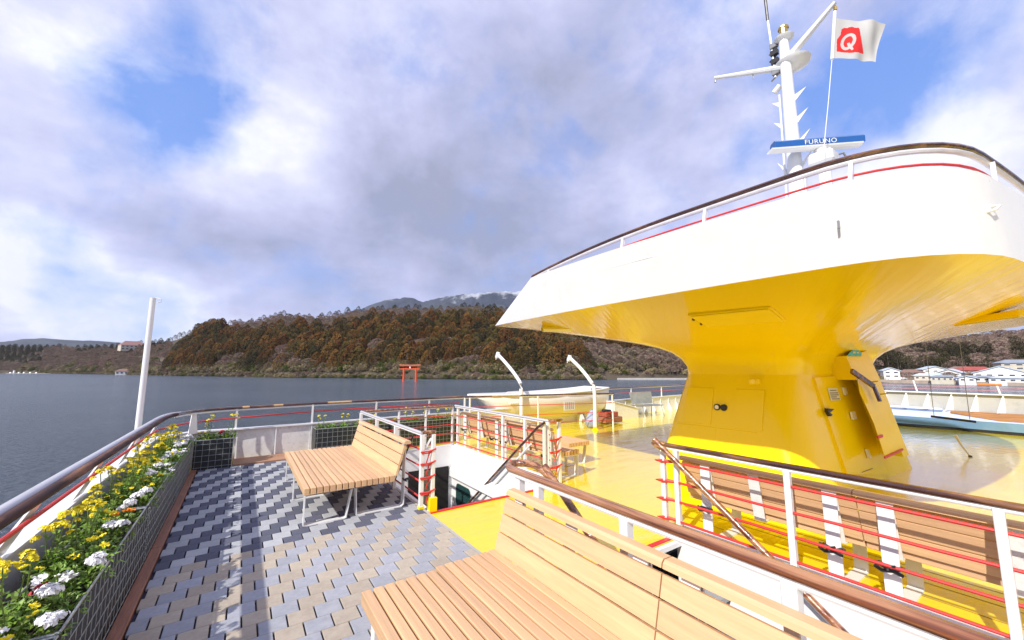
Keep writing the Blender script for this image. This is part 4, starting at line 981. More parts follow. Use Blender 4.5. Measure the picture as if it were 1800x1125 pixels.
# hook-topped white flagstaff at the left rail
t = thing('ensign_staff', 'plain white pole with small hook standing outside the left rail', 'pole', loc=(-1.14, 7.6, .6))
mb = MB(); mb.tube([(0, 0, -.1), (0, 0, 1.2), (0, 0, 2.18)], [.038, .036, .033], 12); mb.obj('shaft', M_white, t, smooth=True)
mb = MB(); mb.tube([(0, 0, 2.17), (.05, -.02, 2.18), (.095, -.04, 2.165), (.10, -.04, 2.13), (.06, -.02, 2.11)], .006, 6); mb.obj('hook', M_white2, t)
mb = MB(); mb.box(-.06, .06, -.06, .06, -.14, -.1); mb.obj('foot', M_white, t)

def guard(label, path, z, posts, ropes, cap=M_cop, r_=.033, zb=ZD + .05, psize=.04, rope_r=.011, sup=True, name='guard_rail', side=0):
    t = thing(name, label, 'railing')
    mb = MB(); mb.tube([(x, y, z) for x, y in path], r_, 12, flat=.85); mb.obj('handrail', cap, t, smooth=True)
    if sup: mb = MB(); mb.tube([(x, y, z - r_ * 1.15) for x, y in path], r_ * .5, 8); mb.obj('support_bar', M_legs, t, smooth=True)
    for p in posts:
        x, y = p[:2]; zz = p[2] if len(p) > 2 else zb
        mb = MB(); mb.cbox(x - psize / 2, x + psize / 2, y - psize / 2, y + psize / 2, zz, z - r_ * .8, .004); mb.obj('post', M_legs, t)
    for zr in ropes:
        P = []
        for (a, b) in zip(path, path[1:]):
            n = max(1, int(math.hypot(b[0] - a[0], b[1] - a[1]) / .5))
            for k in range(n):
                u = k / n; P.append((a[0] + (b[0] - a[0]) * u + side, a[1] + (b[1] - a[1]) * u, zr - .012 * math.sin(math.pi * ((u * n) % 1)) + random.uniform(-.004, .004)))
        P.append((path[-1][0] + side, path[-1][1], zr)); mb = MB(); mb.tube(P, rope_r, 7); mb.obj('red_rope', M_red, t, smooth=True)
    return t
RP = [.14, .33, .52, .72]
# stairwell 1 rails
g1 = guard('rail beside the middle bench with red ropes wound on its double end post', [(1.98, 8.1), (1.98, 4.93)], .93, [(1.98, 8.1), (1.98, 7.0), (1.98, 6.0), (1.985, 4.95, 0.0)], RP, M_silver, .024, psize=.05)
mb = MB(); mb.cbox(2.10, 2.15, 4.90, 4.95, ZD, .91, .004); mb.obj('post', M_legs, g1)
mb = MB(); mb.tube([(1.97, 4.96, .935), (2.03, 4.92, .945), (2.13, 4.92, .94), (2.16, 4.98, .93)], .024, 10); mb.obj('rail_end', M_cop, g1, smooth=True)
mb = MB(); mb.bar((2.0, 4.95, .70), (2.10, 4.94, .86), .022, .022); mb.obj('brace', M_legs, g1)
mb = MB(); mb.cbox(1.95, 2.02, 4.915, 4.985, 0.0, .035, .004); mb.obj('yellow_foot', M_yel, g1)
mb = MB(); mb.cbox(2.075, 2.175, 4.87, 4.98, ZD, .13, .004); mb.obj('yellow_foot', M_yel, g1)
def wraps(parent, x0, y0, x1, y1, zs):
    for z in zs:
        mb = MB(); dx = (x1 - x0); dy = (y1 - y0)
        mb.tube([(x0 - .03, y0 - .03, z), (x0 + dx * .5, y0 + dy * .5 - .04, z + .004), (x1 + .03, y1 - .03, z + .025)], .010, 6)
        mb.tube([(x0 - .02, y0 - .035, z - .015), (x0 + dx * .4, y0 - .045, z - .02), (x1 + .02, y1 - .03, z + .03)], .009, 6)
        mb.tube([(x1, y1 - .03, z + .02), (x0 + dx * .6, y0 - .03, z - .03), (x0 + dx * .35, y0 - .03, z - .14)], .009, 6)
        mb.obj('rope_lashing', M_red, parent, smooth=True)
wraps(g1, 1.985, 4.95, 2.125, 4.93, (.20, .38, .55, .70))
# ladder-like black rods and ropes leaning between bench and posts
mb = MB(); mb.tube([(1.99, 5.3, .85), (1.96, 5.9, .15)], .012, 6); mb.obj('black_strap', M_black, g1)
g2 = guard('rail across the far end of the left stairwell before the planters', [(2.0, 8.12), (4.0, 8.22)], .93, [(2.75, 8.17), (3.35, 8.20), (4.0, 8.24, ZD + .13)], RP, M_cop, .024, zb=ZD + .13)
g3 = guard('rail on the right side of the left stairwell in front of the far benches', [(4.06, 8.22), (4.10, 4.95)], .93, [(4.10, 8.16, ZD + .13), (4.10, 7.2, ZD + .13), (4.10, 6.3, ZD + .13), (4.10, 5.6, ZD + .13), (4.10, 4.98, ZD)], RP, M_silver, .026, zb=ZD + .13, psize=.05)
mb = MB(); mb.cbox(4.28, 4.33, 4.93, 4.98, ZD, .91, .004); mb.obj('post', M_legs, g3)
mb = MB(); mb.cbox(3.99, 4.03, 4.95, 4.99, ZD, .91, .004); mb.obj('post', M_legs, g3)
mb = MB(); mb.tube([(4.10, 4.97, .935), (4.14, 4.91, .94), (4.28, 4.91, .935), (4.36, 4.96, .93)], .026, 10); mb.obj('rail_end', M_cop, g3, smooth=True)
wraps(g3, 4.12, 4.96, 4.305, 4.955, (.22, .45, .64))
t = thing('stair_handrail', 'wooden handrail sloping down into the left stairwell', 'handrail')
mb = MB(); mb.tube([(3.98, 4.92, .92), (3.95, 5.05, .84), (3.93, 8.0, -1.45)], .022, 10); mb.obj('handrail', M_wood, t, smooth=True)
mb = MB(); mb.tube([(3.96, 5.25, .55), (3.96, 8.0, -1.65)], .016, 8); mb.obj('lower_pipe', M_white, t, smooth=True)
# stairwell 2 rails: near one (thick, coppery) and far one
t = guard('thick coppery wooden rail running along the back of the nearest bench', [(1.90, 2.80), (1.90, -1.8)], .93, [(1.91, 2.44), (1.91, 1.62), (1.91, .78), (1.91, -.1)], [.10, .66], M_cop, .033, psize=.06)
mb = MB(); mb.cbox(1.90, 1.96, 2.68, 2.74, ZD, .90, .004); mb.obj('post', M_legs, t)
mb = MB(); mb.tube(densify([(1.90, 2.79, .93), (1.93, 2.87, .938), (2.02, 2.88, .945), (2.10, 2.72, .945), (2.13, 2.55, .86), (2.13, 2.3, .70), (2.13, -1.4, -2.1)]), .03, 12); mb.obj('stair_handrail', M_cop, t, smooth=True)
t2 = guard('long wooden rail with four red ropes in front of the right hand benches', [(3.98, 2.80), (4.0, -1.8)], .91, [(3.99, 2.66), (3.99, 1.59), (3.99, .42), (3.99, -.75)], [.13, .33, .53, .74], M_wood, .030, zb=ZD + .05, psize=.05, rope_r=.0125)
mb = MB(); mb.cbox(3.94, 3.99, 2.78, 2.83, ZD, .89, .004); mb.obj('post', M_legs, t2)
for z in (.14, .34, .53, .74):
    mb = MB(); mb.tube([(3.98, 2.66, z), (3.95, 2.80, z + .01), (3.90, 2.86, z), (3.93, 2.80, z - .01), (3.99, 2.68, z - .004)], .0115, 6); mb.obj('rope_loop', M_red, t2, smooth=True)
mb = MB(); mb.tube(densify([(3.98, 2.79, .915), (3.93, 2.88, .92), (3.88, 2.84, .915), (3.86, 2.70, .87), (3.86, 2.5, .72), (3.86, -1.3, -2.1)]), .030, 12); mb.obj('stair_handrail', M_cop, t2, smooth=True)
mb = MB(); mb.tube([(2.18, .9, -.1), (2.18, -1.3, -1.8)], .016, 8); mb.obj('lower_pipe', M_grey, t, smooth=True)

# inner rail in front of the tender boat
t = guard('rail with bleached wooden cap in front of the white tender boat', [(5.12, 9.80), (6.0, 9.66), (7.4, 9.30), (8.7, 8.92), (9.74, 8.58)], .99, [(5.12, 9.80), (5.25, 9.74), (7.3, 9.32), (9.70, 8.6)], [.18, .42, .70], M_woodx, .026, zb=ZD)
patch(t, (5.9, 9.675, .99), (6.9, 9.43, .99), .027)
t = guard('outer rail of the far deck edge right of the tender boat', [(10.6, yfar(10.6)), (12.5, yfar(12.5)), (15, yfar(15)), (17.5, yfar(17.5))], 1.03, [(x, yfar(x), .57) for x in (10.9, 13.0, 15.2, 17.4)], [.82], M_woodx, .03, zb=.57)
# rail post standing by the boat, and davits
for i, (x, y, pts) in enumerate(((7.1, 9.9, [(0, 0, 0), (0, 0, 1.2), (-.02, .16, 1.52), (-.12, .60, 1.95), (-.22, 1.0, 2.28)]), (8.86, 8.55, [(0, 0, 0), (0, 0, 1.15), (-.02, .14, 1.45), (-.10, .5, 1.85), (-.20, .86, 2.17)]))):
    t = thing('davit', ('left', 'right')[i] + ' of the two curved white davits beside the tender boat', 'davit', 'white davits by the boat', (x, y, ZD))
    mb = MB(); mb.tube(densify(pts), .055, 10); mb.obj('arm', M_white, t, smooth=True)
    e = Vector(pts[-1]); mb = MB(); mb.tube([e + Vector((0, -.03, .06)), e + Vector((0, .05, -.10))], .062, 10); mb.tube([e + Vector((-.02, .04, -.04)), e + Vector((0, .10, -.16))], .02, 6); mb.obj('head', M_white, t, smooth=True)
    mb = MB(); mb.lathe([(.10, 0), (.10, .015), (.06, .03), (.056, .10)], (0, 0, 0), 14); mb.obj('base', M_yel, t)
# tender boat
t = thing('tender_boat', 'white tender boat lying behind the rail at the far deck edge', 'boat', loc=(5.75, 10.55, 0))
st = [(-.12, .02, .98, .92), (.25, .30, .97, .50), (.8, .52, .95, .22), (1.8, .68, .93, .08), (3.2, .74, .95, .04), (4.6, .70, 1.0, .06), (5.45, .62, 1.06, .12)]
mb = MB(); vs = []
for x, hw_, zt, zk in st:
    for (fy, fz) in ((-1, 1), (-.97, .62), (-.80, .28), (-.45, .08), (0, 0), (.45, .08), (.80, .28), (.97, .62), (1, 1)): vs.append((x + (0 if x > .5 else (1 - fz) * .25), fy * hw_, zk + (zt - zk) * fz))
n = 9; mb.add(vs, [(i * n + k, i * n + k + 1, (i + 1) * n + k + 1, (i + 1) * n + k) for i in range(len(st) - 1) for k in range(n - 1)] + [tuple(range((len(st) - 1) * n, len(st) * n))])
o = mb.obj('hull', M_warmwhite, t, smooth=50, fix=False); o.rotation_euler.z = .03; o.modifiers.new('s', 'SOLIDIFY').thickness = .03
mb = MB(); gp = [(x, -hw_, zt + .01) for x, hw_, zt, zk in st]; gp2 = [(x, hw_, zt + .01) for x, hw_, zt, zk in st][::-1]
mb.tube(densify(gp) + densify(gp2), .03, 8); o = mb.obj('gunwale', M_white, t, smooth=True); o.rotation_euler.z = .03
for x in (1.0, 2.4, 3.8): mb = MB(); mb.box(x, x + .28, -.6, .6, .70, .735); o = mb.obj('thwart', M_white2, t); o.rotation_euler.z = .03
mb = MB(); mb.tube([(.9, -.5, .98), (.95, -.5, 1.06), (1.5, -.55, 1.08), (1.55, -.55, .98)], .012, 6); mb.tube([(2.6, -.6, .98), (2.65, -.6, 1.05), (3.3, -.62, 1.06), (3.35, -.62, .98)], .012, 6); o = mb.obj('grab_rail', M_white2, t); o.rotation_euler.z = .03
for x in (1.5, 4.0): mb = MB(); mb.prism([(x, -.6, ZD), (x, .6, ZD), (x, .45, .2), (x, -.45, .2)], (.12, 0, 0)); mb.obj('cradle', M_white2, t)
mb = MB(); mb.box(2.95, 3.42, -.80, -.79, .42, .72); nt_ = mb.obj('notice_panel', M_paper, t)
mb = MB()
for k in range(5): mb.box(3.0 + .08 * k, 3.045 + .08 * k, -.806, -.801, .46, .68)
mb.obj('notice_print', mat('faint_print', (.42, .38, .30), .7), nt_)
# clutter right of the boat
t = thing('cargo_heap', 'red and brown covered gear stacked by the rail right of the boat', 'gear', loc=(10.0, 9.3, ZD))
mb = MB(); mb.cbox(-.1, .75, -.2, .25, .04, .22, .02); mb.obj('crate', M_trim, t)
mb = MB(); mb.cbox(.0, .6, -.15, .22, .222, .38, .02); mb.obj('red_crate', mat('dull_red_cover', (.34, .08, .05), .7, var=.3, vscale=8), t)
mb = MB(); mb.cbox(.1, .3, -.12, .15, .382, .46, .02); mb.obj('dark_bundle', M_black, t)
t = thing('blue_sack', 'slumped grey blue tarpaulin sack beside the right davit', 'sack', loc=(9.15, 8.95, ZD))
bm = bmesh.new(); bmesh.ops.create_icosphere(bm, subdivisions=3, radius=1)
for v_ in bm.verts: k = 1 + .22 * noise.noise(v_.co * 2.2); zz_ = max(0, v_.co.z * .5 + .42); v_.co = Vector((v_.co.x * .22 * k * (1.25 - zz_ * .8), v_.co.y * .2 * k * (1.25 - zz_ * .8), zz_ * .62))
me = bpy.data.meshes.new('cover'); bm.to_mesh(me); bm.free(); me.materials.append(mat('blue_grey_tarpaulin', (.30, .34, .48), .6, var=.2, vscale=6)); put('cover', me, t)
t = thing('deck_locker', 'low white wedge shaped deck locker by the far bulwark', 'locker', loc=(11.1, 9.75, ZD))
mb = MB(); mb.prism([(0, 0, 0), (1.3, 0, 0), (1.3, 0, .32), (0, 0, .62)], (0, .5, 0)); mb.obj('body', M_white2, t)
mb = MB(); mb.prism([(-.03, -.03, .63), (1.33, -.03, .33), (1.33, -.03, .36), (-.03, -.03, .66)], (0, .56, 0)); mb.obj('lid', M_white, t)
# folding chairs
def fchair(x, y, rz, label):
    t = thing('folding_chair', label, 'chair', 'grey chairs by the far bulwark', (x, y, ZD)); t.rotation_euler.z = rz
    mb = MB(); mb.cbox(-.6, .6, -.25, .25, .40, .43, .01); mb.obj('seat', M_grey, t)
    mb = MB(); mb.prism([(-.55, .25, .46), (.55, .25, .46), (.60, .34, .90), (-.60, .34, .90)], (0, .02, 0)); mb.obj('backrest', mat('grey_mesh_back', (.30, .31, .27), .5, var=.2), t)
    for sx in (-.5, .5):
        mb = MB(); mb.tube([(sx, -.22, .4), (sx * 1.1, -.3, .0)], .014, 6); mb.obj('leg', M_grey, t)
        mb = MB(); mb.tube([(sx, .24, .4), (sx * 1.1, .34, .0)], .014, 6); mb.obj('leg', M_grey, t)
fchair(13.1, 9.85, -.1, 'grey metal double seat standing before the far bulwark left of the tower')

# ---- benches
def seat_slats(t, x0, n, y0, y1, zt=.43, wd=.0565, gap=.0115, th=.075):
    me = None
    for i in range(n):
        x = x0 + i * (wd + gap)
        if me is None: mb = MB(); mb.cbox(0, wd, 0, y1 - y0, 0, th, .004); me = mb.mesh('seat_slat', M_tan)
        o = put('seat_slat', me, t, (x, y0 + random.uniform(-.0015, .0015), zt - th))
    return x0 + n * (wd + gap)
def frame(t, path, y, wd=.07): mb = MB(); mb.ribbon(path, wd, .011, y); return mb.obj('frame', M_legs, t)
def ottoman(label, x0, y0, y1, n=8, sgn=1, zb=0.0, ys=None, grp='backless tan slatted benches'):
    t = thing('backless_bench', label, 'bench', grp, (x0, y0, zb)); L = y1 - y0
    W_ = n * .068
    seat_slats(t, 0, n, 0, L)
    for y in (ys or (.10, L / 2, L - .17)):
        frame(t, [(.025, .355), (.025, .012), (.06, .006), (W_ - .10, .006), (W_ - .07, .012), (W_ - .012, .345), (.03, .345)], y)
    return t
def backed(label, x0, y0, y1, n=7, zb=0.0, mirror=False, grp='tan slatted benches with backs', brackets=True, ends=(.10, .17), joints=()):
    t = thing('backed_bench', label, 'bench', grp, (x0, y0, zb)); L = y1 - y0; W_ = n * .068
    seat_slats(t, 0, n, 0, L)
    # back boards leaning on the rear frame
    bx = W_ + .005; sl_ = Vector((.115, 0, .405)); u = sl_.normalized(); nn = Vector((u.z, 0, -u.x))
    hs = [(.0, .122), (.134, .250), (.262, .362)]
    cuts = [0] + list(joints) + [L]
    for s0, s1 in hs:
        for ca, cb in zip(cuts, cuts[1:]):
            a = Vector((bx - .012, 0, .425)) + u * s0; b = Vector((bx - .012, 0, .425)) + u * s1
            mb = MB(); c0, c1 = ca + (.002 if ca else 0), cb - (.002 if cb < L else 0)
            P = [a, b, b + nn * .028, a + nn * .028]; P = [Vector((p.x, c0, p.z)) for p in P]; mb.prism(P, (0, c1 - c0, 0)); mb.obj('back_board', M_tan2, t)
    # rolled top board
    for ca, cb in zip(cuts, cuts[1:]):
        top = Vector((bx - .012, 0, .425)) + u * .392; mb = MB(); c0, c1 = ca + (.002 if ca else 0), cb - (.002 if cb < L else 0)
        prof = [(-.008, -.004), (-.002, .018), (.014, .032), (.075, .030), (.088, .016), (.086, -.008), (.03, -.010)]
        mb.prism([(top.x + a, c0, top.z + b) for a, b in prof], (0, c1 - c0, 0)); mb.obj('top_board', M_tan2, t)
    fx = W_ + .155
    for y in (ends[0], L - ends[1]):
        frame(t, [(.03, .345), (.045, .012), (.075, .006), (fx - .04, .006), (fx - .008, .03), (fx, .80)], y, .10)
        mb = MB(); mb.ribbon([(.035, .350), (W_ + .02, .350), (W_ + .055, .46), (W_ + .14, .80)], .09, .010, y + .005); mb.obj('back_support', M_legs, t)
    if brackets:
        mb = MB(); mb.ribbon([(.035, .350), (W_ + .055, .350), (W_ + .078, .46), (W_ + .148, .80)], .10, .010, L / 2 - .05); mb.obj('back_support', M_white2, t)
    return t
random.seed(5)
ottoman('backless half of the double deep bench in the middle of the paving', .665, 5.06, 7.46, 8, ys=(.08, 1.15, 2.2))
bb = backed('backed half of the double deep bench in the middle of the paving', 1.215, 5.06, 7.46, 7, joints=())
ottoman('backless bench in the foreground with its slats running out of the picture', .685, 1.27, 2.60, 7, ys=(.1, 1.1))
ottoman('backless bench at the very bottom of the picture beyond the foreground one', .685, -.25, 1.255, 7, ys=(.1, 1.1))
backed('backed bench in the foreground ending at the joint below the copper rail', 1.17, 1.27, 2.63, 7)
backed('backed bench at the bottom edge following the foreground one', 1.17, -.25, 1.262, 7)
def tie(label, x, y, z, rz=0, s=1.0):
    t = thing('black_tie', label, 'strap', 'black ties round bench legs and ropes', (x, y, z)); t.rotation_euler.z = rz; t.scale = (s,) * 3
    mb = MB(); mb.tube([(.04, -.055, .0), (-.02, -.06, .02), (-.045, -.02, .0), (-.04, .03, -.015), (-.02, .062, -.01), (.04, .06, .0), (.05, 0, .0)], .012, 7, closed=True); mb.tube([(-.02, -.062, -.02), (-.05, -.01, .005), (-.045, .035, .02), (-.01, .062, .015)], .011, 6); mb.tube([(-.05, .0, .0), (-.09, -.01, .03), (-.10, -.05, .05)], .008, 6); mb.obj('strap', M_black, t, smooth=True)
mb = MB()
tie('black tie joining the two halves of the middle bench', 1.20, 5.17, .345, 1.57, .7)
tie('black tie on the rear leg of the middle bench', 1.87, 5.17, .33, 0, .7)
# right hand benches (facing away): mirrored in x by turning them half round
def turned(fn, label, xb, y0, y1, **k):
    t = fn(label, 0, 0, y1 - y0, zb=ZD, **k); t.rotation_euler.z = math.pi; t.location = (xb, y1, ZD); return t
turned(backed, 'tan bench seen from behind at the left end of the right hand row', 4.13 + .645, 1.19, 2.72, ends=(.24, .21))
turned(backed, 'tan bench seen from behind at the right edge behind the red ropes', 4.13 + .645, -.42, 1.182, ends=(.13, .05))
tie('black tie on the left leg of the right hand bench row', 4.10, 2.43, .30, 0, 1)
tie('black tie on the middle white leg left of the joint', 4.10, 1.35, .29, 0, 1.2)
tie('black tie on the middle white leg right of the joint', 4.10, 1.0, .28, 0, 1.2)
turned(backed, 'near one of the two benches behind the left stairwell rail', 4.24 + .645, 5.10, 6.62, ends=(.1, .1), grp='tan benches behind the stairwell')
turned(backed, 'far one of the two benches behind the left stairwell rail', 4.24 + .645, 6.72, 8.25, ends=(.1, .1), grp='tan benches behind the stairwell')
tie('black tie on the far leg behind the stairwell rail', 4.22, 8.08, .40, 0, 1); tie('black tie on the leg left of the bench gap behind the stairwell rail', 4.22, 6.85, .37, 0, 1); tie('black tie on the leg right of the bench gap behind the stairwell rail', 4.22, 6.48, .36, 0, 1); tie('black tie on the near leg behind the stairwell rail', 4.22, 5.22, .33, 0, 1)
o = ottoman('backless tan bench standing free on the yellow deck', 5.12, 5.62, 7.3, 8, zb=ZD, ys=(.08, 1.4))
o.rotation_euler.z = 0
# dark tape marks showing through as thin painted caulking seams under the right hand benches
mb = MB()
for x in (4.35, 4.62, 4.92, 5.2): mb.box(x, x + .006, -1.5, 2.75, ZD + .0015, ZD + .003)
struct(mb.obj('deck_seams', mat('seam_brown', (.30, .17, .02), .6)))

# ================================================================== yellow tower and its white upper deck
tw = thing('yellow_tower', 'glossy yellow flared tower carrying the white rimmed upper deck', 'tower')
XC = 8.9
def ring(corners, rad, z, n=7, m=16, bulge=0.0, zf=None, endb=0.0):
    """closed ring through 4 rounded corners (list of xy, order SW,SE,NE,NW seen in plan) with equal point counts"""
    pts = []; c = [Vector(p) for p in corners]
    for i in range(4):
        p = c[i]; a = (c[i - 1] - p).normalized(); b = (c[(i + 1) % 4] - p).normalized(); r_ = rad[i] if isinstance(rad, (list, tuple)) else rad
        s = p + a * r_; e = p + b * r_
        for k in range(n + 1): t = k / n; pts.append(s * (1 - t) ** 2 + p * 2 * t * (1 - t) + e * t * t)
        q = c[(i + 1) % 4]; r2 = rad[(i + 1) % 4] if isinstance(rad, (list, tuple)) else rad; e2 = q - (q - p).normalized() * r2
        for k in range(1, m): pts.append(e.lerp(e2, k / m))
    out = []
    for p in pts:
        x, y = p.x, p.y
        if endb and y < 3: y -= endb * math.sin(math.pi * max(0, min(1, (x - 4.4) / 9.0)))
        if bulge: tt = max(0, min(1, (y - .3) / 6.7)); d = bulge * math.sin(math.pi * tt); x += -d if x < XC - 2 else (d if x > XC + 2 else 0)
        out.append((x, y, (zf(x, y) if zf else z)))
    return out
def loft(rings, cap0=False, cap1=False):
    mb = MB(); n = len(rings[0])
    for r_ in rings: mb.v += [tuple(p) for p in r_]
    for i in range(len(rings) - 1):
        for k in range(n): mb.f.append((i * n + k, i * n + (k + 1) % n, (i + 1) * n + (k + 1) % n, (i + 1) * n + k)); mb.mi.append(0)
    if cap0: mb.f.append(tuple(range(n))[::-1]); mb.mi.append(0)
    if cap1: mb.f.append(tuple(range((len(rings) - 1) * n, len(rings) * n))); mb.mi.append(0)
    return mb
P0 = [(6.50, 2.30), (10.55, 2.00), (10.6, 4.85), (6.50, 4.85)]
P1 = [(7.00, 2.72), (10.35, 2.35), (10.3, 4.42), (7.02, 4.52)]
O_b = [(4.38, .38), (13.42, .38), (13.5, 7.10), (4.34, 7.10)]
O_t = [(4.20, .40), (13.54, .40), (13.55, 5.50), (4.22, 5.50)]
ZP, ZS, ZT = 1.66, 2.66, 3.345
def lerpc(a, b, t): return [tuple(Vector(p).lerp(Vector(q), t)) for p, q in zip(a, b)]
rings = []
for k in range(7): t = k / 6; rings.append(ring(lerpc(P0, P1, t), .42 + .05 * t, ZD + (ZP - ZD) * t))
loft(rings).obj('pedestal', M_yel, tw, smooth=45)
rb = [.85, .85, .18, .18]
rings = [ring(P1, .47, ZP)]
for s, z in ((.004, 1.80), (.03, 1.95), (.075, 2.07), (.14, 2.165), (.22, 2.24), (.34, 2.32), (.5, 2.42), (.68, 2.51), (.85, 2.595), (1.0, ZS)):
    rad = [.47 + (r_ - .47) * s for r_ in rb]; rings.append(ring(lerpc(P1, O_b, s), rad, z, bulge=.16 * s, endb=.42 * s))
loft(rings).obj('soffit', M_sof, tw, smooth=45)
up = thing('upper_deck', 'white rimmed upper deck projecting above the yellow tower', 'upper deck')
ra = ring(O_b, rb, ZS, bulge=.16, endb=.42); rt = ring(O_t, rb, ZT, bulge=.20, endb=.42)
mid = [tuple(Vector(a).lerp(Vector(b), .5)) for a, b in zip(ra, rt)]
ra2 = [(x, y, z + .0) for x, y, z in ra]
lip = ring([(4.50, .36), (13.3, .36), (13.38, 6.95), (4.46, 6.95)], rb, ZS + .0, bulge=.16)
mb = loft([ra2, [(a[0], a[1], a[2]) for a in mid], rt]); mb.obj('fascia', M_white, up, smooth=35)
inn = [(x + (.06 if x < XC else -.06), y + (.06 if y < 3 else -.06), z) for x, y, z in rt]; inn2 = [(x, y, z - .22) for x, y, z in inn]
loft([rt, inn, inn2], cap1=True).obj('deck_plate', M_white, up)
# upper rail
rr_ = ring([(4.42, .50), (13.4, .50), (13.4, 6.0), (4.45, 6.0)], [.9, .9, .3, .3], 3.655, n=9, m=18, bulge=.10, endb=.42)
def sheer(p, dz=0):
    z = p[2] + dz; t = max(0, (p[1] - 2.6) / 3.4); return (p[0], p[1], z - .20 * t * t)
rp_ = [sheer(p) for p in rr_]; N4 = len(rp_)
cut = [p for p in rp_ if not (p[1] > 5.6)]
# start so that the run goes from port forward end round the near end to starboard
i0 = max(range(N4), key=lambda i: (rp_[i][1] <= 5.75 and rp_[i][0] < 6, rp_[i][1] if rp_[i][0] < 6 and rp_[i][1] <= 5.75 else -9))
run = [rp_[(i0 + k) % N4] for k in range(N4)]; run = [p for p in run if p[1] <= 5.8]
ur = thing('guard_rail', 'curved rail with dark wooden cap and red rope round the upper deck', 'railing')
mb = MB(); mb.tube(run, .034, 10, flat=.8); mb.obj('wooden_cap', M_wood, ur, smooth=True)
mb = MB(); mb.tube([(x, y, z - .045) for x, y, z in run], .024, 8); mb.obj('support_pipe', mat('pale_grey_pipe', (.6, .58, .6), .35, coat=.3), ur, smooth=True)
mb = MB(); mb.tube([(x, y, z - .17) for x, y, z in run], .012, 8); mb.obj('red_rope', M_red, ur, smooth=True)
for yy in (5.3, 3.55, 2.26, .98):
    p = min((q for q in run if q[0] < 6), key=lambda q: abs(q[1] - yy)); mb = MB(); mb.bar((p[0] - .03, p[1] + .02, 3.34), (p[0], p[1], p[2] - .05), .05, .03); mb.obj('post', M_white, ur)
for xx in (5.5, 8, 11): mb = MB(); mb.bar((xx, .47 - .42 * math.sin(math.pi * (xx - 4.4) / 9), 3.34), (xx, .47 - .42 * math.sin(math.pi * (xx - 4.4) / 9), 3.61), .05, .03); mb.obj('post', M_white, ur)
pa = [p for p in run if p[0] < 6 and .9 < p[1] < 1.5]
if len(pa) > 1: patch(ur, pa[0], pa[-1], .035)
pa = [p for p in run if p[0] < 6 and 3.35 < p[1] < 3.6]
if len(pa) > 1: patch(ur, pa[0], pa[-1], .035)
# small fittings on the fascia
q = gx(1745, 410, 4.75); mb = MB(); mb.tube([(4.86, .40, 3.0), (4.90, .30, 3.02), (4.96, .28, 3.06), (4.95, .34, 3.07)], .012, 6); mb.obj('cleat', M_white, up)
mb = MB(); mb.box(4.18, 4.20, 1.10, 1.115, 2.96, 3.03); mb.obj('fitting', M_grey, up)

# lights in the soffit, built on the sloping underside
def zs_at(x):
    d = (x - 4.34) if x < XC else (13.45 - x); s = 1 - max(0, min(1, d / 2.66)); 
    tab = [(0, ZP), (.03, 1.95), (.14, 2.165), (.34, 2.32), (.5, 2.42), (.68, 2.51), (1, ZS)]
    return interp(tab, s)
def soffit_light(label, cx_, cy_, lx, ly, rz, m, parent_name='soffit_light'):
    t = thing(parent_name, label, 'ceiling light', None, (cx_, cy_, zs_at(cx_) - .012)); sl_ = (zs_at(cx_ + .2) - zs_at(cx_ - .2)) / .4; t.rotation_euler = (0, -math.atan(sl_), rz)
    mb = MB(); mb.cbox(-lx / 2, lx / 2, -ly / 2, ly / 2, -.03, .05, .008); mb.obj('housing', M_yel, t)
    mb = MB(); mb.cbox(-lx / 2 + .03, lx / 2 - .03, -ly / 2 + .03, ly / 2 - .03, -.042, -.031, .004); mb.obj('cover', m, t)
    for a in (-1, 1): mb = MB(); mb.box(a * lx * .2 - .02, a * lx * .2 + .02, ly / 2 - .005, ly / 2 + .015, -.045, .0); mb.obj('clip', M_dark, t)
m_bri = mat('bright_yellow_cover', (.90, .72, .03), .35, coat=.4, var=.04)
soffit_light('long yellow light cover let into the soffit above the tower', 5.42, 2.62, .62, 1.0, 0.12, m_bri)
soffit_light('white light cover near the far tip of the soffit', 5.0, 5.75, .25, .6, 0.9, M_white)
q = thing('soffit_light', 'pale strip light on the soffit at the right edge', 'ceiling light', None, (8.8, .78, 2.47)); q.rotation_euler = (R(-9), 0, .66)
mb = MB(); mb.cbox(-.6, .6, -.06, .06, -.03, .06, .008); mb.obj('housing', M_yel, q)
mb = MB(); mb.cbox(-.56, .56, -.04, .04, -.045, -.031, .004); mb.obj('cover', M_white2, q)

# ---- details on the tower faces
def S_near(y, z):        # x of the near face
    t = (z - ZD) / (ZP - ZD); c = lerpc(P0, P1, t); u = (y - c[0][1]) / (c[3][1] - c[0][1]); return c[0][0] + (c[3][0] - c[0][0]) * u
def S_right(x, z):       # y of the camera-side end face
    t = (z - ZD) / (ZP - ZD); c = lerpc(P0, P1, t); u = (x - c[0][0]) / (c[1][0] - c[0][0]); return c[0][1] + (c[1][1] - c[0][1]) * u
def near_plate(y0, y1, z0, z1, th, m, name, parent, off=0.0):
    mb = MB(); c = [(y0, z0), (y1, z0), (y1, z1), (y0, z1)]
    P = [(S_near(y, z) - off, y, z) for y, z in c]; P2 = [(S_near(y, z) - off - th, y + (.004 if y == y0 else -.004), z + (.004 if z == z0 else -.004)) for y, z in c]
    mb.add(P + P2, [(3, 2, 1, 0), (4, 5, 6, 7), (0, 1, 5, 4), (1, 2, 6, 5), (2, 3, 7, 6), (3, 0, 4, 7)]); return mb.obj(name, m, parent)
near_plate(3.80, 4.30, .80, 1.42, .016, M_yel, 'hatch', tw); near_plate(2.98, 3.42, .79, 1.42, .016, M_yel, 'hatch', tw)
near_plate(3.70, 3.712, -.04, .80, .004, M_yel, 'seam', tw)
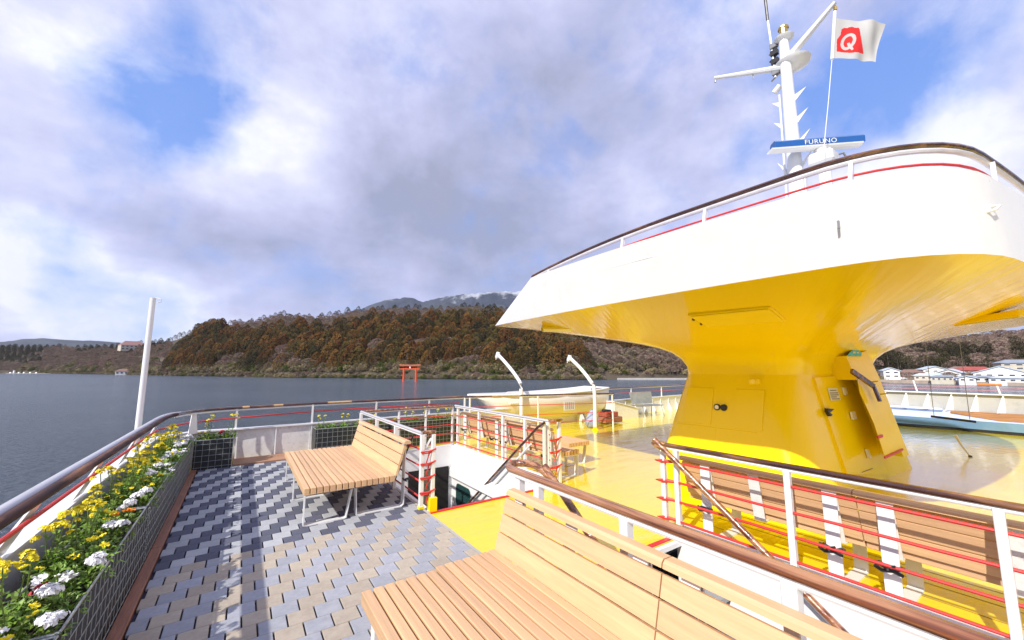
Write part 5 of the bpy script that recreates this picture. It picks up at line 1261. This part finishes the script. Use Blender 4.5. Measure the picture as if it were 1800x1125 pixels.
near_plate(3.05, 4.45, .752, .762, .003, M_yel, 'seam', tw)
for y, m in ((3.715, M_grey), (3.60, M_black)):
    x = S_near(y, 1.10); mb = MB(); mb.tube([(x + .01, y, 1.10), (x - .025, y, 1.10)], .055, 18); v_ = mb.obj('round_vent', M_black, tw)
    mb = MB(); mb.tube([(x - .025, y, 1.10), (x - .031, y, 1.10)], .036, 16); mb.obj('vent_face', M_white2 if m is M_grey else M_dark, v_)
x = S_near(3.13, 1.55); mb = MB(); mb.cbox(x - .05, x + .02, 3.05, 3.22, 1.50, 1.60, .015); lp = mb.obj('bulkhead_lamp', M_yel, tw)
mb = MB(); mb.tube([(x - .05, 3.135, 1.55), (x - .075, 3.135, 1.55)], .04, 14); mb.obj('lens', m_bri, lp)
def on_right(px, py, off=0.0):   # point of the end face seen at a place in the photograph
    d = ray(px, py); y = 2.4
    for _ in range(20):
        t = y / d.y; x = d.x * t; z = H + d.z * t; y = S_right(x, max(-.3, min(2.1, z))) - off
    t = y / d.y; return Vector((d.x * t, y, H + d.z * t))
def right_poly(pxs, th, m, name, parent, off=0.0):
    P = [on_right(a, b, off + th) for a, b in pxs]; mb = MB(); mb.prism(P, (0, th, 0)); return mb.obj(name, m, parent)
door = right_poly([(1432, 664), (1483, 660), (1505, 682), (1537, 745), (1566, 834), (1490, 834)], .035, M_yel, 'door', tw)
right_poly([(1455, 682), (1471, 682), (1478, 703), (1461, 704)], .004, M_paper, 'notice', door, .037)
for k, (y0, xa, xb) in enumerate(((685.5, 1459, 1470), (690, 1459, 1473), (693.5, 1460, 1474), (697, 1461, 1471), (700.5, 1462.5, 1476))): right_poly([(xa, y0), (xb, y0 - .2), (xb + .3, y0 + 1.4), (xa + .3, y0 + 1.6)], .002, M_ink, 'notice_line', door, .042)
for pts in ([(1483, 681), (1487, 681), (1491, 693), (1487, 694)], [(1497, 724), (1503, 723), (1507, 736), (1501, 738)], [(1524, 790), (1527, 790), (1533, 805), (1529, 806)]): right_poly(pts, .03, M_white2, 'hinge', door, .037)
right_poly([(1456, 718), (1467, 719), (1462, 723), (1459, 725), (1464, 729), (1461, 732), (1456, 724)], .05, M_black, 'latch', door, .037)
# stair recess beside the door: side plate, sloping post, nosings and rail
right_poly([(1487, 626), (1524, 617), (1545, 662), (1598, 800), (1588, 803), (1536, 668), (1506, 668)], .30, M_yel, 'stair_cheek', tw)
right_poly([(1505, 652), (1534, 664), (1588, 790), (1557, 806), (1537, 745), (1512, 690)], .008, M_yel, 'stair_side', tw, .298)
right_poly([(1556, 803), (1588, 788.5), (1588.5, 791.5), (1557, 806.5)], .02, M_redp, 'step_edge', tw, .308)
right_poly([(1543, 767), (1552, 764), (1553, 768), (1545, 771)], .02, M_redp, 'step_edge', tw, .308)
P = [on_right(1497, 652, .40), on_right(1536, 679, .40), on_right(1547, 706, .40)]; mb = MB(); mb.bar(P[0], P[1], .075, .04, side=(0, 0, 1)); mb.bar(P[1], P[2], .075, .04, side=(1, 0, 0)); hr = mb.obj('grab_rail', M_wood, tw)
for a in ((1520, 673), (1538, 694)): p = on_right(*a, .24); mb = MB(); mb.tube([p, p + Vector((.05, -.16, .03))], .012, 6); mb.obj('rail_bracket', M_brass, hr)
stk = right_poly([(1489, 626), (1495, 618), (1501, 614), (1509, 615), (1515, 621), (1514, 626)], .004, M_cyan, 'sticker', tw, .305)
for pts in ([(1500, 618.5), (1504, 618), (1504, 621), (1500, 621.5)], [(1507, 618.5), (1510, 618.5), (1510, 621), (1507, 621)]): right_poly(pts, .002, M_paper, 'sticker_mark', stk, .310)
# thin cracks / seams low on the end face
right_poly([(1515, 830), (1534, 823), (1534.4, 824), (1515.4, 831)], .003, M_trim, 'seam', tw, .037)

# ---- mast, gaff, radar and flag
ms = thing('mast', 'tall white mast with yards, brackets and lamps on the upper deck', 'mast', loc=(9.0, 3.0, 0))
mb = MB(); mb.tube([(0, 0, 3.22), (0, -.02, 5.3), (-.02, -.04, 8.15), (-.02, -.04, 8.7)], [.155, .135, .10, .08], 18); mb.obj('pole', M_white, ms, smooth=True)
mb = MB(); mb.box(.13, .24, -.14, .02, 3.22, 5.75); mb.obj('conduit', M_white, ms)
def rel(v): return Vector(v) - Vector((9.0, 3.0, 0))
a = rel(gx(1386, 118, 9.0)); b = rel(gx(1257, 137, 9.0)); mb = MB(); mb.tube([a, b], [.085, .045], 8, flat=.8); mb.obj('yard', M_white, ms)
mb = MB(); mb.tube([b, b + Vector((0, .0, -.12))], .02, 6); mb.tube([b * .45 + a * .55, b * .45 + a * .55 + Vector((0, 0, -.16))], .012, 6); mb.obj('yard_block', M_grey, ms)
c = rel(gx(1468, 4, 9.0)); a2 = rel(gx(1383, 106, 9.0)); mb = MB(); mb.tube([a2, c], [.09, .045], 8, flat=.8); mb.obj('gaff', M_white, ms)
mb = MB(); mb.lathe([(.08, 0), (.30, .10), (.33, .16), (.08, .18)], (.16, -.10, 8.02), 18); mb.obj('platform_ring', M_white, ms, smooth=40)
mb = MB(); mb.lathe([(.05, 0), (.16, .06), (.18, .10), (.05, .12)], (0, -.05, 8.62), 16); mb.obj('lamp_plate', M_white, ms, smooth=40)
mb = MB(); mb.lathe([(.07, 0), (.08, .05), (.08, .16), (.10, .17), (.10, .20), (.02, .22)], (0, -.05, 8.75), 12); mb.obj('masthead_lamp', M_brass, ms)
mb = MB(); mb.tube([(0, .17, 7.95), (0, .2, 8.9), (0, .22, 9.35)], .022, 8); mb.obj('antenna_pole', M_white, ms)
mb = MB(); mb.tube([(0, .22, 9.35), (0, .24, 10.4)], .03, 8); mb.obj('whip_antenna', M_black, ms)
for z in (8.0, 8.25, 8.45, 8.62): mb = MB(); mb.cbox(-.05, .05, .08, .22, z, z + .12, .01); mb.tube([(0, .1, z), (.02, .26, z - .08)], .02, 6); mb.obj('signal_lamp', M_black if z in (8.25, 8.45) else M_grey, ms)
mb = MB(); mb.tube([(0, .1, 7.72), (0, .22, 7.62)], .06, 10); mb.obj('searchlight', M_white2, ms)
for k, z in enumerate((7.35, 6.85, 6.35, 5.85)):
    for sgn in ((-1, 1)):
        mb = MB(); mb.prism([(0, sgn * .12, z), (0, sgn * .12, z - .14), (0, sgn * (.34 if sgn < 0 else .28), z + .06 + .05 * k)], (.012, 0, 0)); mb.obj('climbing_step', M_white, ms)
mb = MB(); mb.tube([(-.05, .16, 3.5), (-.05, .15, 5.2), (-.03, .12, 7.5)], .02, 6); mb.obj('cable', M_white, ms)
mb = MB(); mb.box(-.25, .0, .0, .25, 3.9, 4.1); mb.tube([(-.2, .0, 4.1), (-.3, .2, 4.3), (-.1, .25, 4.45), (0, .1, 4.3)], .03, 6); mb.obj('bracket', M_white, ms)
mb = MB(); mb.lathe([(.09, 0), (.11, .05), (.09, .12)], (-.15, .14, 4.38), 10); mb.obj('horn', M_brass, ms)
rd = thing('radar_scanner', 'blue and white radar bar with white lettering mounted beside the mast', 'radar')
ra_, rb_ = gz(1352, 262, 6.10), gz(1514, 250, 6.10)
mb = MB(); dr_ = (rb_ - ra_).normalized(); sd = dr_.cross(Vector((0, 0, 1))); 
prof = [(-.11, -.10), (.11, -.10), (.13, 0), (.10, .09), (-.10, .09), (-.13, 0)]
def ext(prof, p0, p1, m, name, parent, cut=0): 
    mb = MB(); mb.add([p + sd * a * (1 - 0) + Vector((0, 0, b)) for p in (p0, p1) for a, b in prof], [(5, 4, 3, 2, 1, 0), (6, 7, 8, 9, 10, 11)] + [(i, (i + 1) % 6, 6 + (i + 1) % 6, 6 + i) for i in range(6)]); return mb.obj(name, m, parent)
ext([(-.105, -.035), (.105, -.035), (.11, .08), (.07, .12), (-.07, .12), (-.11, .08)], ra_ + dr_ * .07, rb_, M_blue, 'radar_cover', rd)
ext([(-.05, -.085), (.05, -.085), (.10, -.06), (.11, -.037), (-.11, -.037), (-.10, -.06)], ra_, rb_ - dr_ * .03, M_white, 'radar_base', rd)
gbx = ra_.lerp(rb_, .58); mb = MB(); mb.lathe([(.10, -.18), (.14, -.1), (.14, -.10)], tuple(gbx), 14); mb.cbox(gbx.x - .2, gbx.x + .2, gbx.y - .2, gbx.y + .2, gbx.z - .42, gbx.z - .181, .04); mb.obj('gearbox', M_white, rd)
mb = MB(); mb.tube([(gbx.x, gbx.y, 3.22), (gbx.x, gbx.y, gbx.z - .42)], [.14, .10], 10); mb.obj('pedestal_post', M_white, rd)
mb = MB(); mb.tube([gbx + Vector((.1, -.1, -.25)), gbx + Vector((.25, -.25, -.2)), gbx + Vector((.32, -.3, -.38))], .02, 6); mb.obj('cable', M_grey, rd)
tcu = bpy.data.curves.new('lettering', 'FONT'); tcu.body = 'FURUNO'; tcu.size = .13; tcu.extrude = .002; tcu.align_x = 'LEFT'; tcu.space_character = 1.12
to_ = bpy.data.objects.new('lettering', tcu); C.objects.link(to_); bpy.context.view_layer.update()
lm = bpy.data.meshes.new_from_object(to_.evaluated_get(bpy.context.evaluated_depsgraph_get())); bpy.data.objects.remove(to_); lm.materials.clear(); lm.materials.append(M_paper)
lo = put('lettering', lm, rd); nrm = -sd if (-sd).dot(Vector((-1, -.3, 0))) > 0 else sd
zt_ = Vector((0, 0, 1)); mt = Matrix((dr_, zt_, dr_.cross(zt_))).transposed().to_4x4(); base = ra_.lerp(rb_, .355) + nrm * .114 + Vector((0, 0, -.02)); mt.translation = base; lo.matrix_world = mt
# flag
fg = thing('flag', 'white flag with red mountain shaped emblem and white letter flying from the gaff', 'flag')
fh_ = Vector((math.sin(YAW), math.cos(YAW), 0)); p_h = Vector((9.0, 2.10, 8.45)); D = p_h.dot(fh_)
def fpt(px, py): d = ray(px, py); t = (D - Vector((0, 0, H)).dot(fh_)) / d.dot(fh_); return Vector((0, 0, H)) + d * t
quad = [fpt(1469, 32), fpt(1558, 41), fpt(1541, 107), fpt(1464, 102)]
red = [(1471, 70), (1478, 61), (1480, 51), (1485, 48), (1490, 49), (1493, 47.3), (1498, 47), (1503, 49), (1509, 48.5), (1510.5, 52), (1511.5, 63), (1514, 76), (1520, 93.5), (1496, 94), (1471, 91)]
def inpoly(x, y, P):
    c = False; j = len(P) - 1
    for i in range(len(P)):
        if (P[i][1] > y) != (P[j][1] > y) and x < (P[j][0] - P[i][0]) * (y - P[i][1]) / (P[j][1] - P[i][1]) + P[i][0]: c = not c
        j = i
    return c
def isq(x, y):
    dx, dy = x - 1490.5, y - 73.5; dx2 = dx + dy * .30; o_ = (dx2 / 11.8) ** 2 + (dy / 14.6) ** 2 < 1; i_ = (dx2 / 6.6) ** 2 + (dy / 9.6) ** 2 < 1
    tail = inpoly(x, y, [(1489, 76), (1493, 75.5), (1498.5, 88), (1495.5, 89.5), (1493, 86.5), (1489.5, 80)])
    return (o_ and not i_) or tail
NU, NV = 150, 110; mb = MB()
def flagp(u, v):
    a = quad[0].lerp(quad[1], u); b = quad[3].lerp(quad[2], u); p = a.lerp(b, v)
    return p + fh_ * (.05 * math.sin(u * 7 + v * 2.2) * u + .02 * math.sin(u * 17 - v * 4) * u) + Vector((0, 0, .012 * math.sin(u * 9 + 1) * u))
from bpy_extras.object_utils import world_to_camera_view
for i in range(NU + 1):
    for j in range(NV + 1): mb.v.append(tuple(flagp(i / NU, j / NV)))
cq = [(1469, 32), (1558, 41), (1541, 107), (1464, 102)]
for i in range(NU):
    for j in range(NV):
        u, v = (i + .5) / NU, (j + .5) / NV; ax = cq[0][0] + (cq[1][0] - cq[0][0]) * u; ay = cq[0][1] + (cq[1][1] - cq[0][1]) * u; bx_ = cq[3][0] + (cq[2][0] - cq[3][0]) * u; by = cq[3][1] + (cq[2][1] - cq[3][1]) * u
        x, y = ax + (bx_ - ax) * v, ay + (by - ay) * v
        a = i * (NV + 1) + j; mb.f.append((a, a + NV + 1, a + NV + 2, a + 1)); mb.mi.append(1 if inpoly(x, y, red) and not isq(x, y) else 0)
m_fl = mat('flag_cloth', (.52, .51, .49), .8, var=.03); m_fl.node_tree.nodes
mb.obj('cloth', [m_fl, mat('flag_red', (.72, .015, .012), .75, var=.03)], fg, smooth=180, fix=False)
mb = MB(); h0 = fpt(1467.5, 20); h1 = fpt(1462.5, 104); mb.tube([h0, h1], .028, 8); mb.obj('hoist_tube', M_white, fg, smooth=True)
mb = MB(); mb.tube([fpt(1468, 6), h0], .010, 6); mb.tube([fpt(1468, 12), fpt(1468.5, 18)], .03, 6); mb.obj('halyard_block', M_brass, fg)
mb = MB(); mb.tube([h1, fpt(1456, 180), fpt(1448, 262)], .007, 5); mb.obj('halyard', M_white, fg)

# ================================================================== starboard side seen under the upper deck
sb = thing('starboard_bulwark', 'white ribbed bulwark over a pale blue ledge along the far right deck edge', 'bulwark')
X = 17.6
mb = MB(); mb.box(X, X + .06, -4, 9.5, ZD - .25, .03); mb.obj('dark_gap_strip', M_shade, sb)  # solid strip with the shadow under the ledge put into its colour
mb = MB(); mb.prism([(X + .0, -4, .035), (X - .05, -4, .27), (X + .10, -4, .27), (X + .1, -4, .035)], (0, 13, 0)); mb.obj('teal_band', M_teal, sb)
mb = MB(); mb.prism([(X - .055, -4, .272), (X + .45, -4, .50), (X + .50, -4, .272)], (0, 13, 0)); mb.obj('blue_ledge', M_sky, sb)
mb = MB(); mb.box(X + .50, X + .54, -4, 9.5, .28, 1.0); mb.obj('plate', mat('shade_greyed_white', (.46, .46, .44), .5, var=.06, vscale=2, dirt=.25), sb)  # plate colour greyed in place of shade, setting off the ribs
mb = MB(); mb.cbox(X + .40, X + .60, -4, 9.5, 1.0, 1.035, .008); mb.obj('flange', M_white, sb)
for k in range(22): y = -1.5 + .5 * k; mb = MB(); mb.prism([(X + .499, y, .50), (X + .30, y + .12, .50), (X + .44, y - .02, 1.0), (X + .499, y - .02, 1.0)], (0, .03, 0)); mb.obj('rib', M_white, sb)
mb = MB(); mb.prism([(X - .0, -4, .30), (X - .0, 1.6, .30), (X + .25, 2.55, .43), (X + .40, 2.55, .475), (X + .40, -4, .475)], (0, 0, .03)); mb.obj('timber_board', mat('orange_brown_timber', (.36, .17, .06), .6, var=.35, vscale=3, stretch=(6, .5, 6), bump=.4, bscale=20, bdist=.004), sb)
mb = MB(); mb.box(X + .2, X + .36, 2.7, 5.6, .52, .56); mb.obj('white_ledge', M_white, sb)
t = thing('guard_rail', 'thin white posts and red ropes above the right hand bulwark', 'railing')
for y in (1.55, 3.25, 5.0): mb = MB(); mb.tube([(X + .5, y, 1.036), (X + .5, y + .06, 1.40)], .022, 6); mb.obj('post', M_white, t)
for z in (1.13, 1.22): mb = MB(); mb.tube([(X + .5, -3, z), (X + .5, 8, z)], .010, 6); mb.obj('red_rope', mat('faded_red_rope', (.50, .20, .24), .6), t)
mb = MB(); mb.tube([(X + .5, 1.5, 1.30), (X + .5, 1.94, 1.30)], .035, 8); mb.obj('orange_cap', mat('orange_paint', (.75, .16, .02), .5), t)
# hanging board and rod
t = thing('hanging_board', 'dark board hung on two thin wires below the soffit at the right', 'board', loc=(12.5, 1.7, .70))
mb = MB(); mb.bar((0, .38, .03), (0, -.26, -.02), .05, .045, side=(1, 0, 0)); mb.obj('board', M_black, t)
for yy, zt_ in ((.33, 2.55 - .70), (-.18, 2.55 - .70)): mb = MB(); mb.tube([(0, yy, .02), (0, yy - .01, zt_)], .006, 5); mb.obj('wire', M_grey, t)
t = thing('pale_rod', 'short pale rod standing on the deck below the hanging board', 'rod', loc=(12.6, 1.6, ZD))
mb = MB(); mb.tube([(0, 0, .0), (-.02, .10, .22), (-.05, .16, .42)], [.012, .02, .03], 6); mb.obj('shaft', M_warmwhite, t)
mb = MB(); mb.lathe([(.03, 0), (.03, .02), (.01, .03)], (0, 0, 0), 8); mb.obj('tip', M_black, t)
